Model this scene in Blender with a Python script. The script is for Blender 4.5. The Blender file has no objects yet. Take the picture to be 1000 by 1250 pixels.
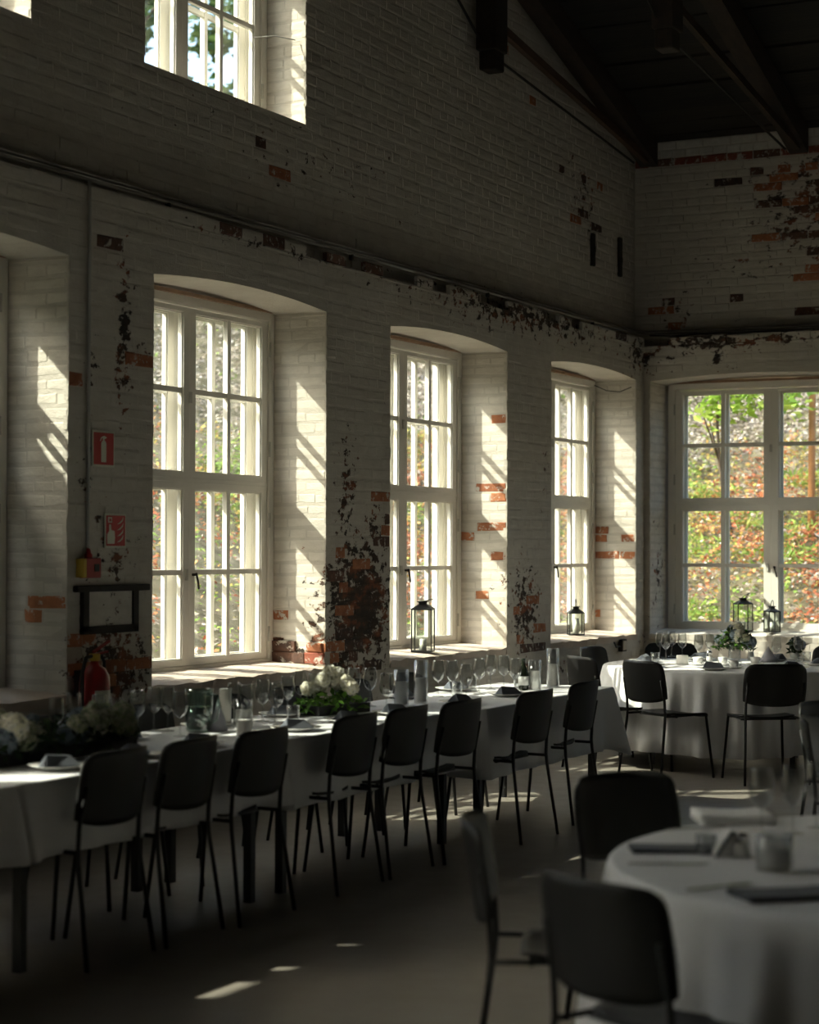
import bpy, bmesh, math, random
import numpy as np
from mathutils import Vector, Matrix, noise as mnoise

random.seed(7)
rng = np.random.default_rng(11)
scene = bpy.context.scene
COL = scene.collection

# ------------------------------------------------------------------ camera
CAM = Vector((6.325, 0.0, 1.62))
F_PX, YAW, PITCH, ROLL = 2393.5, 0.471, 0.018, 0.003
fw = Vector((-math.sin(YAW) * math.cos(PITCH), math.cos(YAW) * math.cos(PITCH), math.sin(PITCH)))
rt = Vector((math.cos(YAW), math.sin(YAW), 0.0))
up = rt.cross(fw)
R_ = rt * math.cos(ROLL) + up * math.sin(ROLL)
U_ = up * math.cos(ROLL) - rt * math.sin(ROLL)
cam_d = bpy.data.cameras.new('camera')
cam = bpy.data.objects.new('camera', cam_d)
COL.objects.link(cam)
cam.matrix_world = Matrix(((R_.x, U_.x, -fw.x, CAM.x), (R_.y, U_.y, -fw.y, CAM.y), (R_.z, U_.z, -fw.z, CAM.z), (0, 0, 0, 1)))
cam_d.sensor_fit = 'HORIZONTAL'
cam_d.sensor_width = 24.0
cam_d.lens = F_PX * 24.0 / 1000.0
cam_d.clip_end = 300
cam_d.dof.use_dof = True
cam_d.dof.focus_distance = 13.5
cam_d.dof.aperture_fstop = 1.9
scene.camera = cam

# ------------------------------------------------------------------ light
SUN = Vector((1.0, 0.66, -1.0)).normalized()          # the way the sunlight travels
world = bpy.data.worlds.new('sky')
scene.world = world
world.use_nodes = True
wn = world.node_tree.nodes
wl = world.node_tree.links
sky = wn.new('ShaderNodeTexSky')
sky.sky_type = 'NISHITA'
sky.sun_disc = False
sky.sun_elevation = math.asin(-SUN.z)
sky.sun_rotation = math.atan2(-SUN.x, -SUN.y)
sky.altitude = 50
sky.air_density = 1.0
sky.dust_density = 4.0
bg = wn['Background']
wl.new(sky.outputs[0], bg.inputs[0])
bg.inputs[1].default_value = 0.52
sd = bpy.data.lights.new('sun', 'SUN')
sd.energy = 7.4
sd.angle = math.radians(0.53)
sd.color = (1.0, 0.93, 0.82)
so = bpy.data.objects.new('sun', sd)
COL.objects.link(so)
so.rotation_euler = SUN.to_track_quat('-Z', 'Y').to_euler()
so.location = (-12, -8, 14)
scene.view_settings.view_transform = 'Standard'
scene.view_settings.look = 'None'
scene.view_settings.gamma = 1.0
scene.view_settings.use_curve_mapping = False
scene.view_settings.exposure = 0.50


# ------------------------------------------------------------------ helpers
def cam_xy(p):
    q = Vector(p) - CAM
    d = q.dot(fw)
    return 500 + F_PX * q.dot(R_) / d, 625 - F_PX * q.dot(U_) / d, d


def ray(px, py):
    return fw + R_ * ((px - 500) / F_PX) - U_ * ((py - 625) / F_PX)


def onz(px, py, z):
    r = ray(px, py)
    return CAM + r * ((z - CAM.z) / r.z)


def onx(px, py, x):
    r = ray(px, py)
    return CAM + r * ((x - CAM.x) / r.x)


def ony(px, py, y):
    r = ray(px, py)
    return CAM + r * ((y - CAM.y) / r.y)


def tag(o, label=None, cat=None, group=None, kind=None):
    if label: o['label'] = label
    if cat: o['category'] = cat
    if group: o['group'] = group
    if kind: o['kind'] = kind
    return o


def empty(name, loc=(0, 0, 0), rz=0.0, parent=None):
    o = bpy.data.objects.new(name, None)
    COL.objects.link(o)
    o.location = loc
    o.rotation_euler = (0, 0, rz)
    o.empty_display_size = 0.05
    if parent: o.parent = parent
    return o


def link(name, mesh, parent=None, loc=(0, 0, 0), rot=(0, 0, 0), scale=(1, 1, 1)):
    o = bpy.data.objects.new(name, mesh)
    COL.objects.link(o)
    o.location = loc
    o.rotation_euler = rot
    o.scale = scale
    if parent: o.parent = parent
    return o


def copy_tree(o, parent=None):
    c = o.copy()
    COL.objects.link(c)
    c.parent = parent
    for ch in list(o.children):
        copy_tree(ch, c)
    return c


class MB:
    """collects shapes into one mesh"""
    def __init__(self):
        self.v, self.f, self.s = [], [], []

    def add(self, vs, fs, smooth=False):
        b = len(self.v)
        self.v.extend([tuple(p) for p in vs])
        for f in fs:
            self.f.append(tuple(b + i for i in f))
            self.s.append(smooth)
        return self

    def box(self, x0, x1, y0, y1, z0, z1):
        vs = [(x0, y0, z0), (x1, y0, z0), (x1, y1, z0), (x0, y1, z0), (x0, y0, z1), (x1, y0, z1), (x1, y1, z1), (x0, y1, z1)]
        return self.add(vs, [(3, 2, 1, 0), (4, 5, 6, 7), (0, 1, 5, 4), (1, 2, 6, 5), (2, 3, 7, 6), (3, 0, 4, 7)])

    def bar(self, a, b, w, h, upv=(0, 0, 1)):
        a, b = Vector(a), Vector(b)
        t = (b - a).normalized()
        s = t.cross(Vector(upv))
        s = s.normalized() if s.length > 1e-5 else Vector((1, 0, 0))
        u = s.cross(t)
        vs = []
        for p in (a, b):
            for i, j in ((-1, -1), (1, -1), (1, 1), (-1, 1)):
                vs.append(p + s * (i * w / 2) + u * (j * h / 2))
        return self.add(vs, [(0, 3, 2, 1), (4, 5, 6, 7), (0, 1, 5, 4), (1, 2, 6, 5), (2, 3, 7, 6), (3, 0, 4, 7)])

    def tube(self, pts, r, seg=8, caps=True):
        pts = [Vector(p) for p in pts]
        n = len(pts)
        rs = r if isinstance(r, (list, tuple)) else [r] * n
        vs, fs = [], []
        ref = Vector((0.31, 0.17, 0.93)).normalized()
        for i, p in enumerate(pts):
            t = (pts[min(i + 1, n - 1)] - pts[max(i - 1, 0)]).normalized()
            s = t.cross(ref)
            if s.length < 1e-3: s = t.cross(Vector((1, 0, 0)))
            s.normalize()
            u = t.cross(s)
            for k in range(seg):
                a = 2 * math.pi * k / seg
                vs.append(p + (s * math.cos(a) + u * math.sin(a)) * rs[i])
        for i in range(n - 1):
            for k in range(seg):
                k2 = (k + 1) % seg
                fs.append((i * seg + k, i * seg + k2, (i + 1) * seg + k2, (i + 1) * seg + k))
        self.add(vs, fs, True)
        if caps:
            b = len(self.v) - len(vs)
            self.f.append(tuple(b + k for k in reversed(range(seg)))); self.s.append(False)
            self.f.append(tuple(b + (n - 1) * seg + k for k in range(seg))); self.s.append(False)
        return self

    def lathe(self, prof, seg=20, c=(0, 0, 0)):
        vs, fs = [], []
        n = len(prof)
        for r, z in prof:
            for k in range(seg):
                a = 2 * math.pi * k / seg
                vs.append((c[0] + r * math.cos(a), c[1] + r * math.sin(a), c[2] + z))
        for i in range(n - 1):
            for k in range(seg):
                k2 = (k + 1) % seg
                fs.append((i * seg + k, i * seg + k2, (i + 1) * seg + k2, (i + 1) * seg + k))
        self.add(vs, fs, True)
        b = len(self.v) - len(vs)
        if prof[0][0] > 1e-4:
            self.f.append(tuple(b + k for k in reversed(range(seg)))); self.s.append(False)
        return self

    def cap(self, r, z, seg=20, c=(0, 0, 0)):
        vs = [(c[0] + r * math.cos(2 * math.pi * k / seg), c[1] + r * math.sin(2 * math.pi * k / seg), c[2] + z) for k in range(seg)]
        return self.add(vs, [tuple(range(seg))])

    def prism(self, poly, axis, a, b):
        """extrude a 2D polygon along axis 'x','y' or 'z' between a and b"""
        def P(p, t):
            if axis == 'x': return (t, p[0], p[1])
            if axis == 'y': return (p[0], t, p[1])
            return (p[0], p[1], t)
        n = len(poly)
        vs = [P(p, a) for p in poly] + [P(p, b) for p in poly]
        fs = [tuple(reversed(range(n))), tuple(range(n, 2 * n))]
        for i in range(n):
            j = (i + 1) % n
            fs.append((i, j, n + j, n + i))
        return self.add(vs, fs)

    def mesh(self, name, mat=None):
        m = bpy.data.meshes.new(name)
        m.from_pydata(self.v, [], self.f)
        m.polygons.foreach_set('use_smooth', self.s)
        m.update()
        bm = bmesh.new(); bm.from_mesh(m)
        bmesh.ops.recalc_face_normals(bm, faces=bm.faces)
        bm.to_mesh(m); bm.free()
        if mat: m.materials.append(mat)
        return m

    def build(self, name, mat=None, parent=None, loc=(0, 0, 0), rot=(0, 0, 0)):
        return link(name, self.mesh(name, mat), parent, loc, rot)


def bevel(o, w, seg=2):
    md = o.modifiers.new('bevel', 'BEVEL')
    md.width = w; md.segments = seg; md.limit_method = 'ANGLE'
    return o


# ------------------------------------------------------------------ materials
class NT:
    def __init__(self, name):
        self.m = bpy.data.materials.new(name)
        self.m.use_nodes = True
        self.n = self.m.node_tree.nodes
        self.l = self.m.node_tree.links
        self.p = self.n['Principled BSDF']
        self.out = self.n['Material Output']

    def node(self, t, **kw):
        n = self.n.new(t)
        for k, v in kw.items(): setattr(n, k, v)
        return n

    def math(self, op, a, b=None, c=None, clamp=False):
        n = self.node('ShaderNodeMath', operation=op)
        n.use_clamp = clamp
        for i, x in enumerate((a, b, c)):
            if x is None: continue
            if isinstance(x, (int, float)): n.inputs[i].default_value = x
            else: self.l.new(x, n.inputs[i])
        return n.outputs[0]

    def pos(self):
        return self.node('ShaderNodeNewGeometry').outputs['Position']

    def noise(self, vec, scale, detail=4, rough=0.55, out='Fac', dist=0.0):
        n = self.node('ShaderNodeTexNoise')
        n.inputs['Scale'].default_value = scale
        n.inputs['Detail'].default_value = detail
        n.inputs['Roughness'].default_value = rough
        n.inputs['Distortion'].default_value = dist
        if vec is not None: self.l.new(vec, n.inputs['Vector'])
        return n.outputs[out]

    def ramp(self, fac, stops):
        n = self.node('ShaderNodeValToRGB')
        e = n.color_ramp.elements
        while len(e) < len(stops): e.new(0.5)
        for i, (p, c) in enumerate(stops):
            e[i].position = p
            e[i].color = (c[0], c[1], c[2], 1) if not isinstance(c, (int, float)) else (c, c, c, 1)
        self.l.new(fac, n.inputs[0])
        return n.outputs[0]

    def mix(self, fac, a, b):
        n = self.node('ShaderNodeMix', data_type='RGBA')
        for sock, x in ((n.inputs[0], fac), (n.inputs[6], a), (n.inputs[7], b)):
            if isinstance(x, (int, float)): sock.default_value = x
            elif isinstance(x, tuple): sock.default_value = (x[0], x[1], x[2], 1)
            else: self.l.new(x, sock)
        return n.outputs[2]

    def scale(self, vec, s):
        n = self.node('ShaderNodeVectorMath', operation='MULTIPLY')
        self.l.new(vec, n.inputs[0]); n.inputs[1].default_value = s
        return n.outputs[0]

    def bump(self, h, strength=0.3, dist=0.01):
        n = self.node('ShaderNodeBump')
        n.inputs['Strength'].default_value = strength
        n.inputs['Distance'].default_value = dist
        self.l.new(h, n.inputs['Height'])
        self.l.new(n.outputs[0], self.p.inputs['Normal'])

    def base(self, c):
        if isinstance(c, tuple): self.p.inputs['Base Color'].default_value = (c[0], c[1], c[2], 1)
        else: self.l.new(c, self.p.inputs['Base Color'])

    def rough(self, r):
        if isinstance(r, (int, float)): self.p.inputs['Roughness'].default_value = r
        else: self.l.new(r, self.p.inputs['Roughness'])


def simple(name, col, rough=0.5, var=0.0, nscale=8.0, bump=0.0, bscale=60.0, metal=0.0, spec=None, objc=True):
    t = NT(name)
    vec = t.node('ShaderNodeTexCoord').outputs['Object'] if objc else t.pos()
    if var > 0:
        f = t.noise(vec, nscale, 5)
        t.base(t.ramp(f, [(0.3, tuple(c * (1 - var) for c in col)), (0.7, tuple(min(1, c * (1 + var)) for c in col))]))
    else:
        t.base(col)
    t.rough(rough)
    t.p.inputs['Metallic'].default_value = metal
    if spec is not None: t.p.inputs['Specular IOR Level'].default_value = spec
    if bump > 0: t.bump(t.noise(vec, bscale, 4), bump, 0.004)
    return t.m


# worn spots: (x,y,z, rx,ry,rz, strength) places where the limewash has come off
WORN = [
    (0, 11.68, 1.22, .3, .62, .62, .62), (0, 11.48, 1.95, .3, .22, .75, .40), (0, 11.9, 1.75, .3, .30, .30, .40),
    (0, 8.93, 2.78, .3, .12, .75, .46), (0, 9.12, 2.72, .3, .14, .12, .36), (0, 8.62, 2.62, .3, .1, .42, .34),
    (0, 8.85, 1.55, .3, .36, .36, .36), (0, 8.85, 0.92, .3, .5, .42, .50), (0, 8.72, 1.78, .2, .14, .2, .30),
    (0, 14.48, 1.12, .3, .44, .62, .46), (-.1, 14.08, 1.35, .25, .2, .2, .28),
    (0, 15.4, 0.62, .3, 1.2, .22, .30),
    (0, 14.4, 3.50, .4, 3.2, .26, .44), (0, 10.6, 3.52, .3, 2.0, .16, .30), (0, 12.2, 2.7, .3, .35, .5, .24), (0, 14.9, 2.3, .3, .3, .7, .26), (0, 8.6, 2.0, .2, .18, .5, .30), (0.75, 17.2, 3.36, .25, .2, .2, .34), (-.17, 11.5, 4.2, .3, 3.5, .5, .22), (0, 17.05, 3.40, .4, .42, .34, .44), (0.6, 17.2, 3.52, 1.6, .4, .14, .44),
    (-.17, 16.15, 4.72, .3, .42, .42, .36), (-.17, 16.28, 4.40, .3, .12, .3, .42), (-.17, 15.85, 5.0, .3, .2, .14, .34),
    (1.55, 17.43, 4.75, .85, .4, .8, .40), (0.25, 17.43, 3.85, .3, .3, .35, .32), (1.0, 17.43, 4.2, .9, .3, .5, .22),
    (0.08, 17.45, 1.35, .2, .25, .75, .34), (0.05, 17.22, 0.6, .4, .3, .5, .3), (-.17, 13.2, 4.9, .4, 6., 1.2, .09),
    (0, 11.4, 0.88, .2, .3, .16, .5), (-.3, 11.22, 0.92, .3, .1, .12, .6),
]


def wall_paint(name='limewashed_brick', col=(0.60, 0.56, 0.495), worn=True):
    t = NT(name)
    P = t.pos()
    n_big = t.noise(P, 0.9, 5, 0.6)
    n_mid = t.noise(t.scale(P, (1, 1, 2.2)), 5.0, 6, 0.65)
    n_fine = t.noise(P, 55, 5, 0.6)
    c = t.ramp(n_big, [(0.25, tuple(x * 0.86 for x in col)), (0.75, tuple(min(1, x * 1.10) for x in col))])
    c = t.mix(t.math('MULTIPLY', t.ramp(n_mid, [(0.42, 1.0), (0.62, 0.0)]), 0.30), c, (0.40, 0.355, 0.30))
    if worn:
        acc = None
        for (x, y, z, rx, ry, rz, s) in WORN:
            a = t.node('ShaderNodeVectorMath', operation='SUBTRACT')
            t.l.new(P, a.inputs[0]); a.inputs[1].default_value = (x, y, z)
            b = t.node('ShaderNodeVectorMath', operation='MULTIPLY')
            t.l.new(a.outputs[0], b.inputs[0]); b.inputs[1].default_value = (1 / rx, 1 / ry, 1 / rz)
            d = t.node('ShaderNodeVectorMath', operation='LENGTH')
            t.l.new(b.outputs[0], d.inputs[0])
            w = t.math('MULTIPLY_ADD', d.outputs['Value'], -s * 0.50, s * 0.70)
            w = t.math('MAXIMUM', w, 0.0)
            acc = w if acc is None else t.math('MAXIMUM', acc, w)
        chips = t.noise(t.scale(P, (1, 1, 1.5)), 11.0, 8, 0.70, dist=0.25)
        raw = t.math('ADD', acc, chips)
        mask = t.ramp(raw, [(0.735, 0.0), (0.765, 1.0)])
        under = t.noise(t.scale(P, (1, 1, 2.0)), 4.2, 4, 0.6)
        uc = t.ramp(under, [(0.38, (0.045, 0.038, 0.033)), (0.52, (0.085, 0.056, 0.042)), (0.60, (0.22, 0.085, 0.045)), (0.72, (0.36, 0.15, 0.075))])
        c = t.mix(mask, c, uc)
        hgt = t.math('SUBTRACT', t.math('ADD', t.math('MULTIPLY', n_mid, 0.8), t.math('MULTIPLY', n_fine, 0.35)), t.math('MULTIPLY', mask, 0.45))
    else:
        hgt = t.math('ADD', t.math('MULTIPLY', n_mid, 0.8), t.math('MULTIPLY', n_fine, 0.35))
    t.base(c)
    t.rough(0.92)
    t.p.inputs['Specular IOR Level'].default_value = 0.25
    t.bump(hgt, 0.65, 0.012)
    return t.m


def brick_mat(name, c0, c1, wash=True):
    t = NT(name)
    P = t.pos()
    info = t.node('ShaderNodeObjectInfo')
    f = t.noise(P, 14, 6, 0.65)
    f2 = t.math('ADD', t.math('MULTIPLY', f, 0.8), t.math('MULTIPLY', info.outputs['Random'], 0.25))
    c = t.ramp(f2, [(0.35, c0), (0.75, c1)])
    if wash:
        lime = t.ramp(t.noise(P, 17, 7, 0.7, dist=0.3), [(0.55, 0.0), (0.60, 1.0)])
        c = t.mix(lime, c, (0.52, 0.48, 0.42))
    t.base(c)
    t.rough(0.9)
    t.bump(t.noise(P, 70, 5), 0.5, 0.006)
    return t.m


def glass_mat(name, tint=(0.97, 0.98, 0.97), ior=1.45, rough=0.0, extra=0.0, edge=0.5, pw=5.0):
    t = NT(name)
    t.n.remove(t.p)
    tr = t.node('ShaderNodeBsdfTransparent'); tr.inputs[0].default_value = (*tint, 1)
    gl = t.node('ShaderNodeBsdfGlossy'); gl.inputs['Roughness'].default_value = rough
    lw = t.node('ShaderNodeLayerWeight'); lw.inputs[0].default_value = 0.5
    f0 = ((ior - 1) / (ior + 1)) ** 2 * 0.6 + extra
    fac = t.math('MULTIPLY_ADD', t.math('POWER', lw.outputs['Facing'], pw), edge, f0, clamp=True)
    mx = t.node('ShaderNodeMixShader')
    t.l.new(fac, mx.inputs[0]); t.l.new(tr.outputs[0], mx.inputs[1]); t.l.new(gl.outputs[0], mx.inputs[2])
    t.l.new(mx.outputs[0], t.out.inputs[0])
    return t.m


def leaf_mat(name, trans=0.35):
    t = NT(name)
    a = t.node('ShaderNodeAttribute', attribute_name='Col')
    t.base(a.outputs['Color'])
    t.rough(0.65)
    t.p.inputs['Specular IOR Level'].default_value = 0.25
    tl = t.node('ShaderNodeBsdfTranslucent')
    t.l.new(a.outputs['Color'], tl.inputs[0])
    mx = t.node('ShaderNodeMixShader'); mx.inputs[0].default_value = trans
    t.l.new(t.p.outputs[0], mx.inputs[1]); t.l.new(tl.outputs[0], mx.inputs[2])
    t.l.new(mx.outputs[0], t.out.inputs[0])
    return t.m


def cloth_mat(name, col, bump=0.25):
    t = NT(name)
    v = t.node('ShaderNodeTexCoord').outputs['Object']
    t.base(t.ramp(t.noise(v, 3, 4), [(0.3, tuple(c * 0.95 for c in col)), (0.7, col)]))
    t.rough(0.85)
    t.p.inputs['Sheen Weight'].default_value = 0.15
    t.bump(t.noise(v, 5.5, 5, 0.55), bump, 0.02)
    return t.m


def floor_mat():
    t = NT('polished_concrete')
    P = t.pos()
    a = t.noise(P, 0.8, 6, 0.6)
    b = t.noise(P, 7, 6, 0.65)
    c = t.ramp(t.math('ADD', t.math('MULTIPLY', a, 0.6), t.math('MULTIPLY', b, 0.4)), [(0.3, (0.20, 0.178, 0.15)), (0.7, (0.30, 0.27, 0.23))])
    t.base(c)
    t.rough(t.ramp(b, [(0.3, 0.30), (0.7, 0.46)]))
    t.p.inputs['Specular IOR Level'].default_value = 0.45
    t.bump(t.noise(P, 18, 5), 0.06, 0.004)
    return t.m


def wood_mat(name, c0, c1, scl=(1, 1, 1), rough=0.8):
    t = NT(name)
    P = t.pos()
    info = t.node('ShaderNodeObjectInfo')
    f = t.noise(t.scale(P, scl), 6, 7, 0.65, dist=0.4)
    f2 = t.math('ADD', t.math('MULTIPLY', f, 0.75), t.math('MULTIPLY', info.outputs['Random'], 0.28))
    t.base(t.ramp(f2, [(0.35, c0), (0.75, c1)]))
    t.rough(rough)
    t.bump(f, 0.5, 0.01)
    return t.m


M = {}
M['wall'] = wall_paint()
M['plain'] = wall_paint('limewash_plain', (0.55, 0.52, 0.47), worn=False)
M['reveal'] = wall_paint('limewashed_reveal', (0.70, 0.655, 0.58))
M['brick'] = brick_mat('bare_orange_brick', (0.28, 0.095, 0.042), (0.50, 0.20, 0.09))
M['brick_dark'] = brick_mat('bare_dark_brick', (0.05, 0.035, 0.03), (0.17, 0.075, 0.045))
M['brick_red'] = brick_mat('bare_red_brick', (0.16, 0.045, 0.03), (0.30, 0.085, 0.05))
M['brick_white'] = brick_mat('clean_white_brick', (0.52, 0.50, 0.46), (0.68, 0.66, 0.61), False)
M['floor'] = floor_mat()
M['win'] = simple('window_paint', (0.76, 0.73, 0.66), 0.5, 0.04, 5, 0.12, 40)
M['winmetal'] = simple('hinge_metal', (0.50, 0.48, 0.43), 0.45, 0.1)
M['pane'] = glass_mat('window_glass', (0.95, 0.97, 0.95), 1.40)
M['glass'] = glass_mat('clear_glass', (0.93, 0.94, 0.94), 1.45, 0.06, 0.055, 0.9, 2.4)
M['greenglass'] = glass_mat('pale_green_glass', (0.80, 0.90, 0.85), 1.45, 0.06, 0.08, 0.8, 2.6)
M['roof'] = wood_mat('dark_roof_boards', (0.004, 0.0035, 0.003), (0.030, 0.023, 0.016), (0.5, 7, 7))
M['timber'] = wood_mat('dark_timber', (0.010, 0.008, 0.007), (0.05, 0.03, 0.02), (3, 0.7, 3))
M['timber_brown'] = wood_mat('brown_timber', (0.03, 0.017, 0.010), (0.11, 0.06, 0.035), (3, 0.7, 3))
M['lath'] = wood_mat('head_lath', (0.22, 0.12, 0.07), (0.45, 0.30, 0.20), (3, 1, 5))
M['iron'] = simple('rusty_dark_iron', (0.022, 0.017, 0.014), 0.75, 0.4, 14, 0.4, 60)
M['pipe'] = simple('grey_pipe', (0.30, 0.28, 0.25), 0.4, 0.15, 6, 0.1, 40, metal=0.6)
M['conduit'] = simple('grey_conduit', (0.42, 0.41, 0.38), 0.5, 0.08)
M['chair_wood'] = simple('black_stained_plywood', (0.0055, 0.0052, 0.0050), 0.50, 0.25, 12, 0.08, 60)
M['chair_steel'] = simple('black_steel', (0.005, 0.005, 0.0055), 0.42, 0.1)
M['cloth'] = cloth_mat('white_tablecloth', (0.80, 0.80, 0.81))
M['napkin'] = cloth_mat('slate_napkin', (0.075, 0.085, 0.105), 0.3)
M['napkin_l'] = cloth_mat('lilac_grey_napkin', (0.42, 0.41, 0.46), 0.3)
M['white_n'] = cloth_mat('white_napkin', (0.80, 0.80, 0.79), 0.4)
M['table_top'] = simple('table_board', (0.25, 0.18, 0.12), 0.6, 0.15)
M['ceramic'] = simple('white_ceramic', (0.80, 0.79, 0.76), 0.2, 0.03)
M['wax'] = simple('white_wax', (0.82, 0.80, 0.75), 0.5, 0.03)
M['lantern'] = simple('black_lantern_metal', (0.012, 0.012, 0.012), 0.45, 0.2)
M['red'] = simple('signal_red', (0.30, 0.012, 0.012), 0.35, 0.06)
M['signred'] = simple('sign_red', (0.50, 0.045, 0.04), 0.5, 0.04)
M['signwhite'] = simple('sign_white', (0.66, 0.66, 0.55), 0.5, 0.03)
M['yellow'] = simple('signal_yellow', (0.55, 0.36, 0.04), 0.5, 0.04)
M['black'] = simple('black_rubber', (0.012, 0.012, 0.012), 0.6, 0.1)
M['steel'] = simple('cutlery_steel', (0.45, 0.45, 0.45), 0.25, 0.05, metal=1.0)
M['paper'] = simple('white_card', (0.78, 0.78, 0.76), 0.7, 0.02)
M['bottle'] = simple('dark_bottle_glass', (0.015, 0.02, 0.012), 0.08, 0.05)
M['leaf'] = leaf_mat('leaves')
M['petal'] = leaf_mat('petals', 0.25)
M['bark'] = simple('bark', (0.12, 0.085, 0.06), 0.9, 0.3, 10, 0.6, 30)
M['post'] = simple('orange_post', (0.45, 0.20, 0.07), 0.8, 0.2, 10, 0.3, 30)
tt = NT('hill_soil')
_P = tt.pos()
tt.base(tt.ramp(tt.noise(_P, 3, 8, 0.7), [(0.35, (0.045, 0.035, 0.022)), (0.5, (0.11, 0.095, 0.05)), (0.65, (0.20, 0.165, 0.12))]))
tt.rough(0.95)
M['soil'] = tt.m

# ------------------------------------------------------------------ the room shell
LEDGE = 3.575                      # top of the thick lower wall
YB, YBU = 17.22, 17.43             # lower / upper face of the back wall
XU = -0.17                         # upper face of the left wall
OUT = -0.66
EAVE, SLOPE, RIDGE = 5.43, 0.30, 6.8


def roof_z(y):
    if y >= RIDGE: return EAVE + SLOPE * (YBU - y)
    return EAVE + SLOPE * (YBU - RIDGE) - SLOPE * (RIDGE - y)


SP, CR = 3.165, 3.215              # springing and crown of the flat arches
SILL = 0.82
# openings in the left wall (along y) and in the back wall (along x)
OPEN_L = [(9.22 - 2.9 * k, 11.21 - 2.9 * k) for k in (3, 2, 1)]
OPEN_L[2] = (6.36, 8.43)
OPEN_L += [(9.22, 11.21), (12.12, 14.115), (15.005, 17.01)]
OPEN_U = [(3.5, 5.4), (6.40, 8.31), (9.36, 11.22)]
OPEN_B = [(0.06, 2.05), (3.06, 5.05), (6.06, 8.05), (9.06, 11.05)]
UZ0, UZ1 = 4.42, 6.75
XR, YF = 12.5, -4.0


def arch_z(t, a=SP, b=CR):
    """height of the arch at t in 0..1 across the opening"""
    return a + (b - a) * (1 - (2 * t - 1) ** 2)


def arched_wall(mb, axis, runs, lo, hi, a, b, sill, top_fn, sp=SP, cr=CR):
    """thick wall between depth a..b along runs lo..hi with arched openings"""
    segs = 10
    cur = lo
    for (u0, u1) in runs:
        mb.prism([(cur, 0), (u0, 0), (u0, top_fn(u0)), (cur, top_fn(cur))], axis, a, b)
        mb.prism([(u0, 0), (u1, 0), (u1, sill), (u0, sill)], axis, a, b)
        for i in range(segs):
            t0, t1 = i / segs, (i + 1) / segs
            w0, w1 = u0 + (u1 - u0) * t0, u0 + (u1 - u0) * t1
            mb.prism([(w0, arch_z(t0, sp, cr)), (w1, arch_z(t1, sp, cr)), (w1, top_fn(w1)), (w0, top_fn(w0))], axis, a, b)
        cur = u1
    mb.prism([(cur, 0), (hi, 0), (hi, top_fn(hi)), (cur, top_fn(cur))], axis, a, b)


mb = MB()
arched_wall(mb, 'x', OPEN_L, YF, YB + 0.9, OUT, 0.0, SILL - 0.04, lambda u: LEDGE - 0.08)
segs_u = [YF] + [v for o in OPEN_U for v in o] + [RIDGE, YBU + 0.7]
segs_u = sorted(segs_u)
for i in range(len(segs_u) - 1):
    a, b = segs_u[i], segs_u[i + 1]
    mid = (a + b) / 2
    op = [o for o in OPEN_U if o[0] < mid < o[1]]
    pieces = [(LEDGE - 0.08, None)] if not op else [(LEDGE - 0.08, UZ0), (UZ1, None)]
    for z0, z1 in pieces:
        za, zb = (roof_z(a) + 0.12, roof_z(b) + 0.12) if z1 is None else (z1, z1)
        mb.prism([(a, z0), (b, z0), (b, zb), (a, za)], 'x', OUT, XU)
wall_left = mb.build('wall_left', M['wall'])
tag(wall_left, 'limewashed brick gable wall with three tall windows and a ledge pipe', kind='structure')

mb = MB()
arched_wall(mb, 'y', OPEN_B, 0.0, XR, YB, YB + 0.9, SILL - 0.04, lambda u: LEDGE - 0.08)
mb.box(XU, XR, YBU, YBU + 0.69, LEDGE - 0.08, EAVE + 0.02)
wall_back = mb.build('wall_back', M['wall'])
tag(wall_back, 'limewashed brick end wall under the eaves with one wide window', kind='structure')

mb = MB().box(XR, XR + 0.5, YF, YB + 0.9, 0, 9)
tag(mb.build('wall_right', M['plain']), 'plain limewashed wall across the hall', kind='structure')
mb = MB().box(OUT, XR + 0.5, YF - 0.5, YF, 0, 6)
tag(mb.build('wall_front', M['plain']), 'plain limewashed wall behind the tables', kind='structure')
mb = MB().box(OUT, XR, YF, YB + 0.9, -0.2, 0.0)
floor = mb.build('floor', M['floor'])
tag(floor, 'worn beige polished concrete floor', kind='structure')

# roof: boards along x, laid over sloping rafters
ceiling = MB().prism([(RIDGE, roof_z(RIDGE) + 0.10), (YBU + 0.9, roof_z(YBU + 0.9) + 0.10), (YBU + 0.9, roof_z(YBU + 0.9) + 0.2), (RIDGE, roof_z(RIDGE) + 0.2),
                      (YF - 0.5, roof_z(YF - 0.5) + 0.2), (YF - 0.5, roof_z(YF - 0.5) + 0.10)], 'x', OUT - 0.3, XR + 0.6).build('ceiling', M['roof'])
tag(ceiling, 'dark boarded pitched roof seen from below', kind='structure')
n = 52
for i in range(n):
    y1 = YBU + 0.3 - i * 0.208
    y0 = y1 - 0.205 + random.uniform(0, 0.012)
    if y0 < RIDGE: break
    dz = random.uniform(0, 0.03)
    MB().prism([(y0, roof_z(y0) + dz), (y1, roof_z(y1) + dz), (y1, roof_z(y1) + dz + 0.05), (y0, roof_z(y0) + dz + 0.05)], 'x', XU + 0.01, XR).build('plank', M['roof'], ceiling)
MB().prism([(RIDGE, roof_z(RIDGE)), (YF, roof_z(YF)), (YF, roof_z(YF) + 0.05), (RIDGE, roof_z(RIDGE) + 0.05)], 'x', XU + 0.01, XR).build('plank', M['roof'], ceiling)

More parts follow.
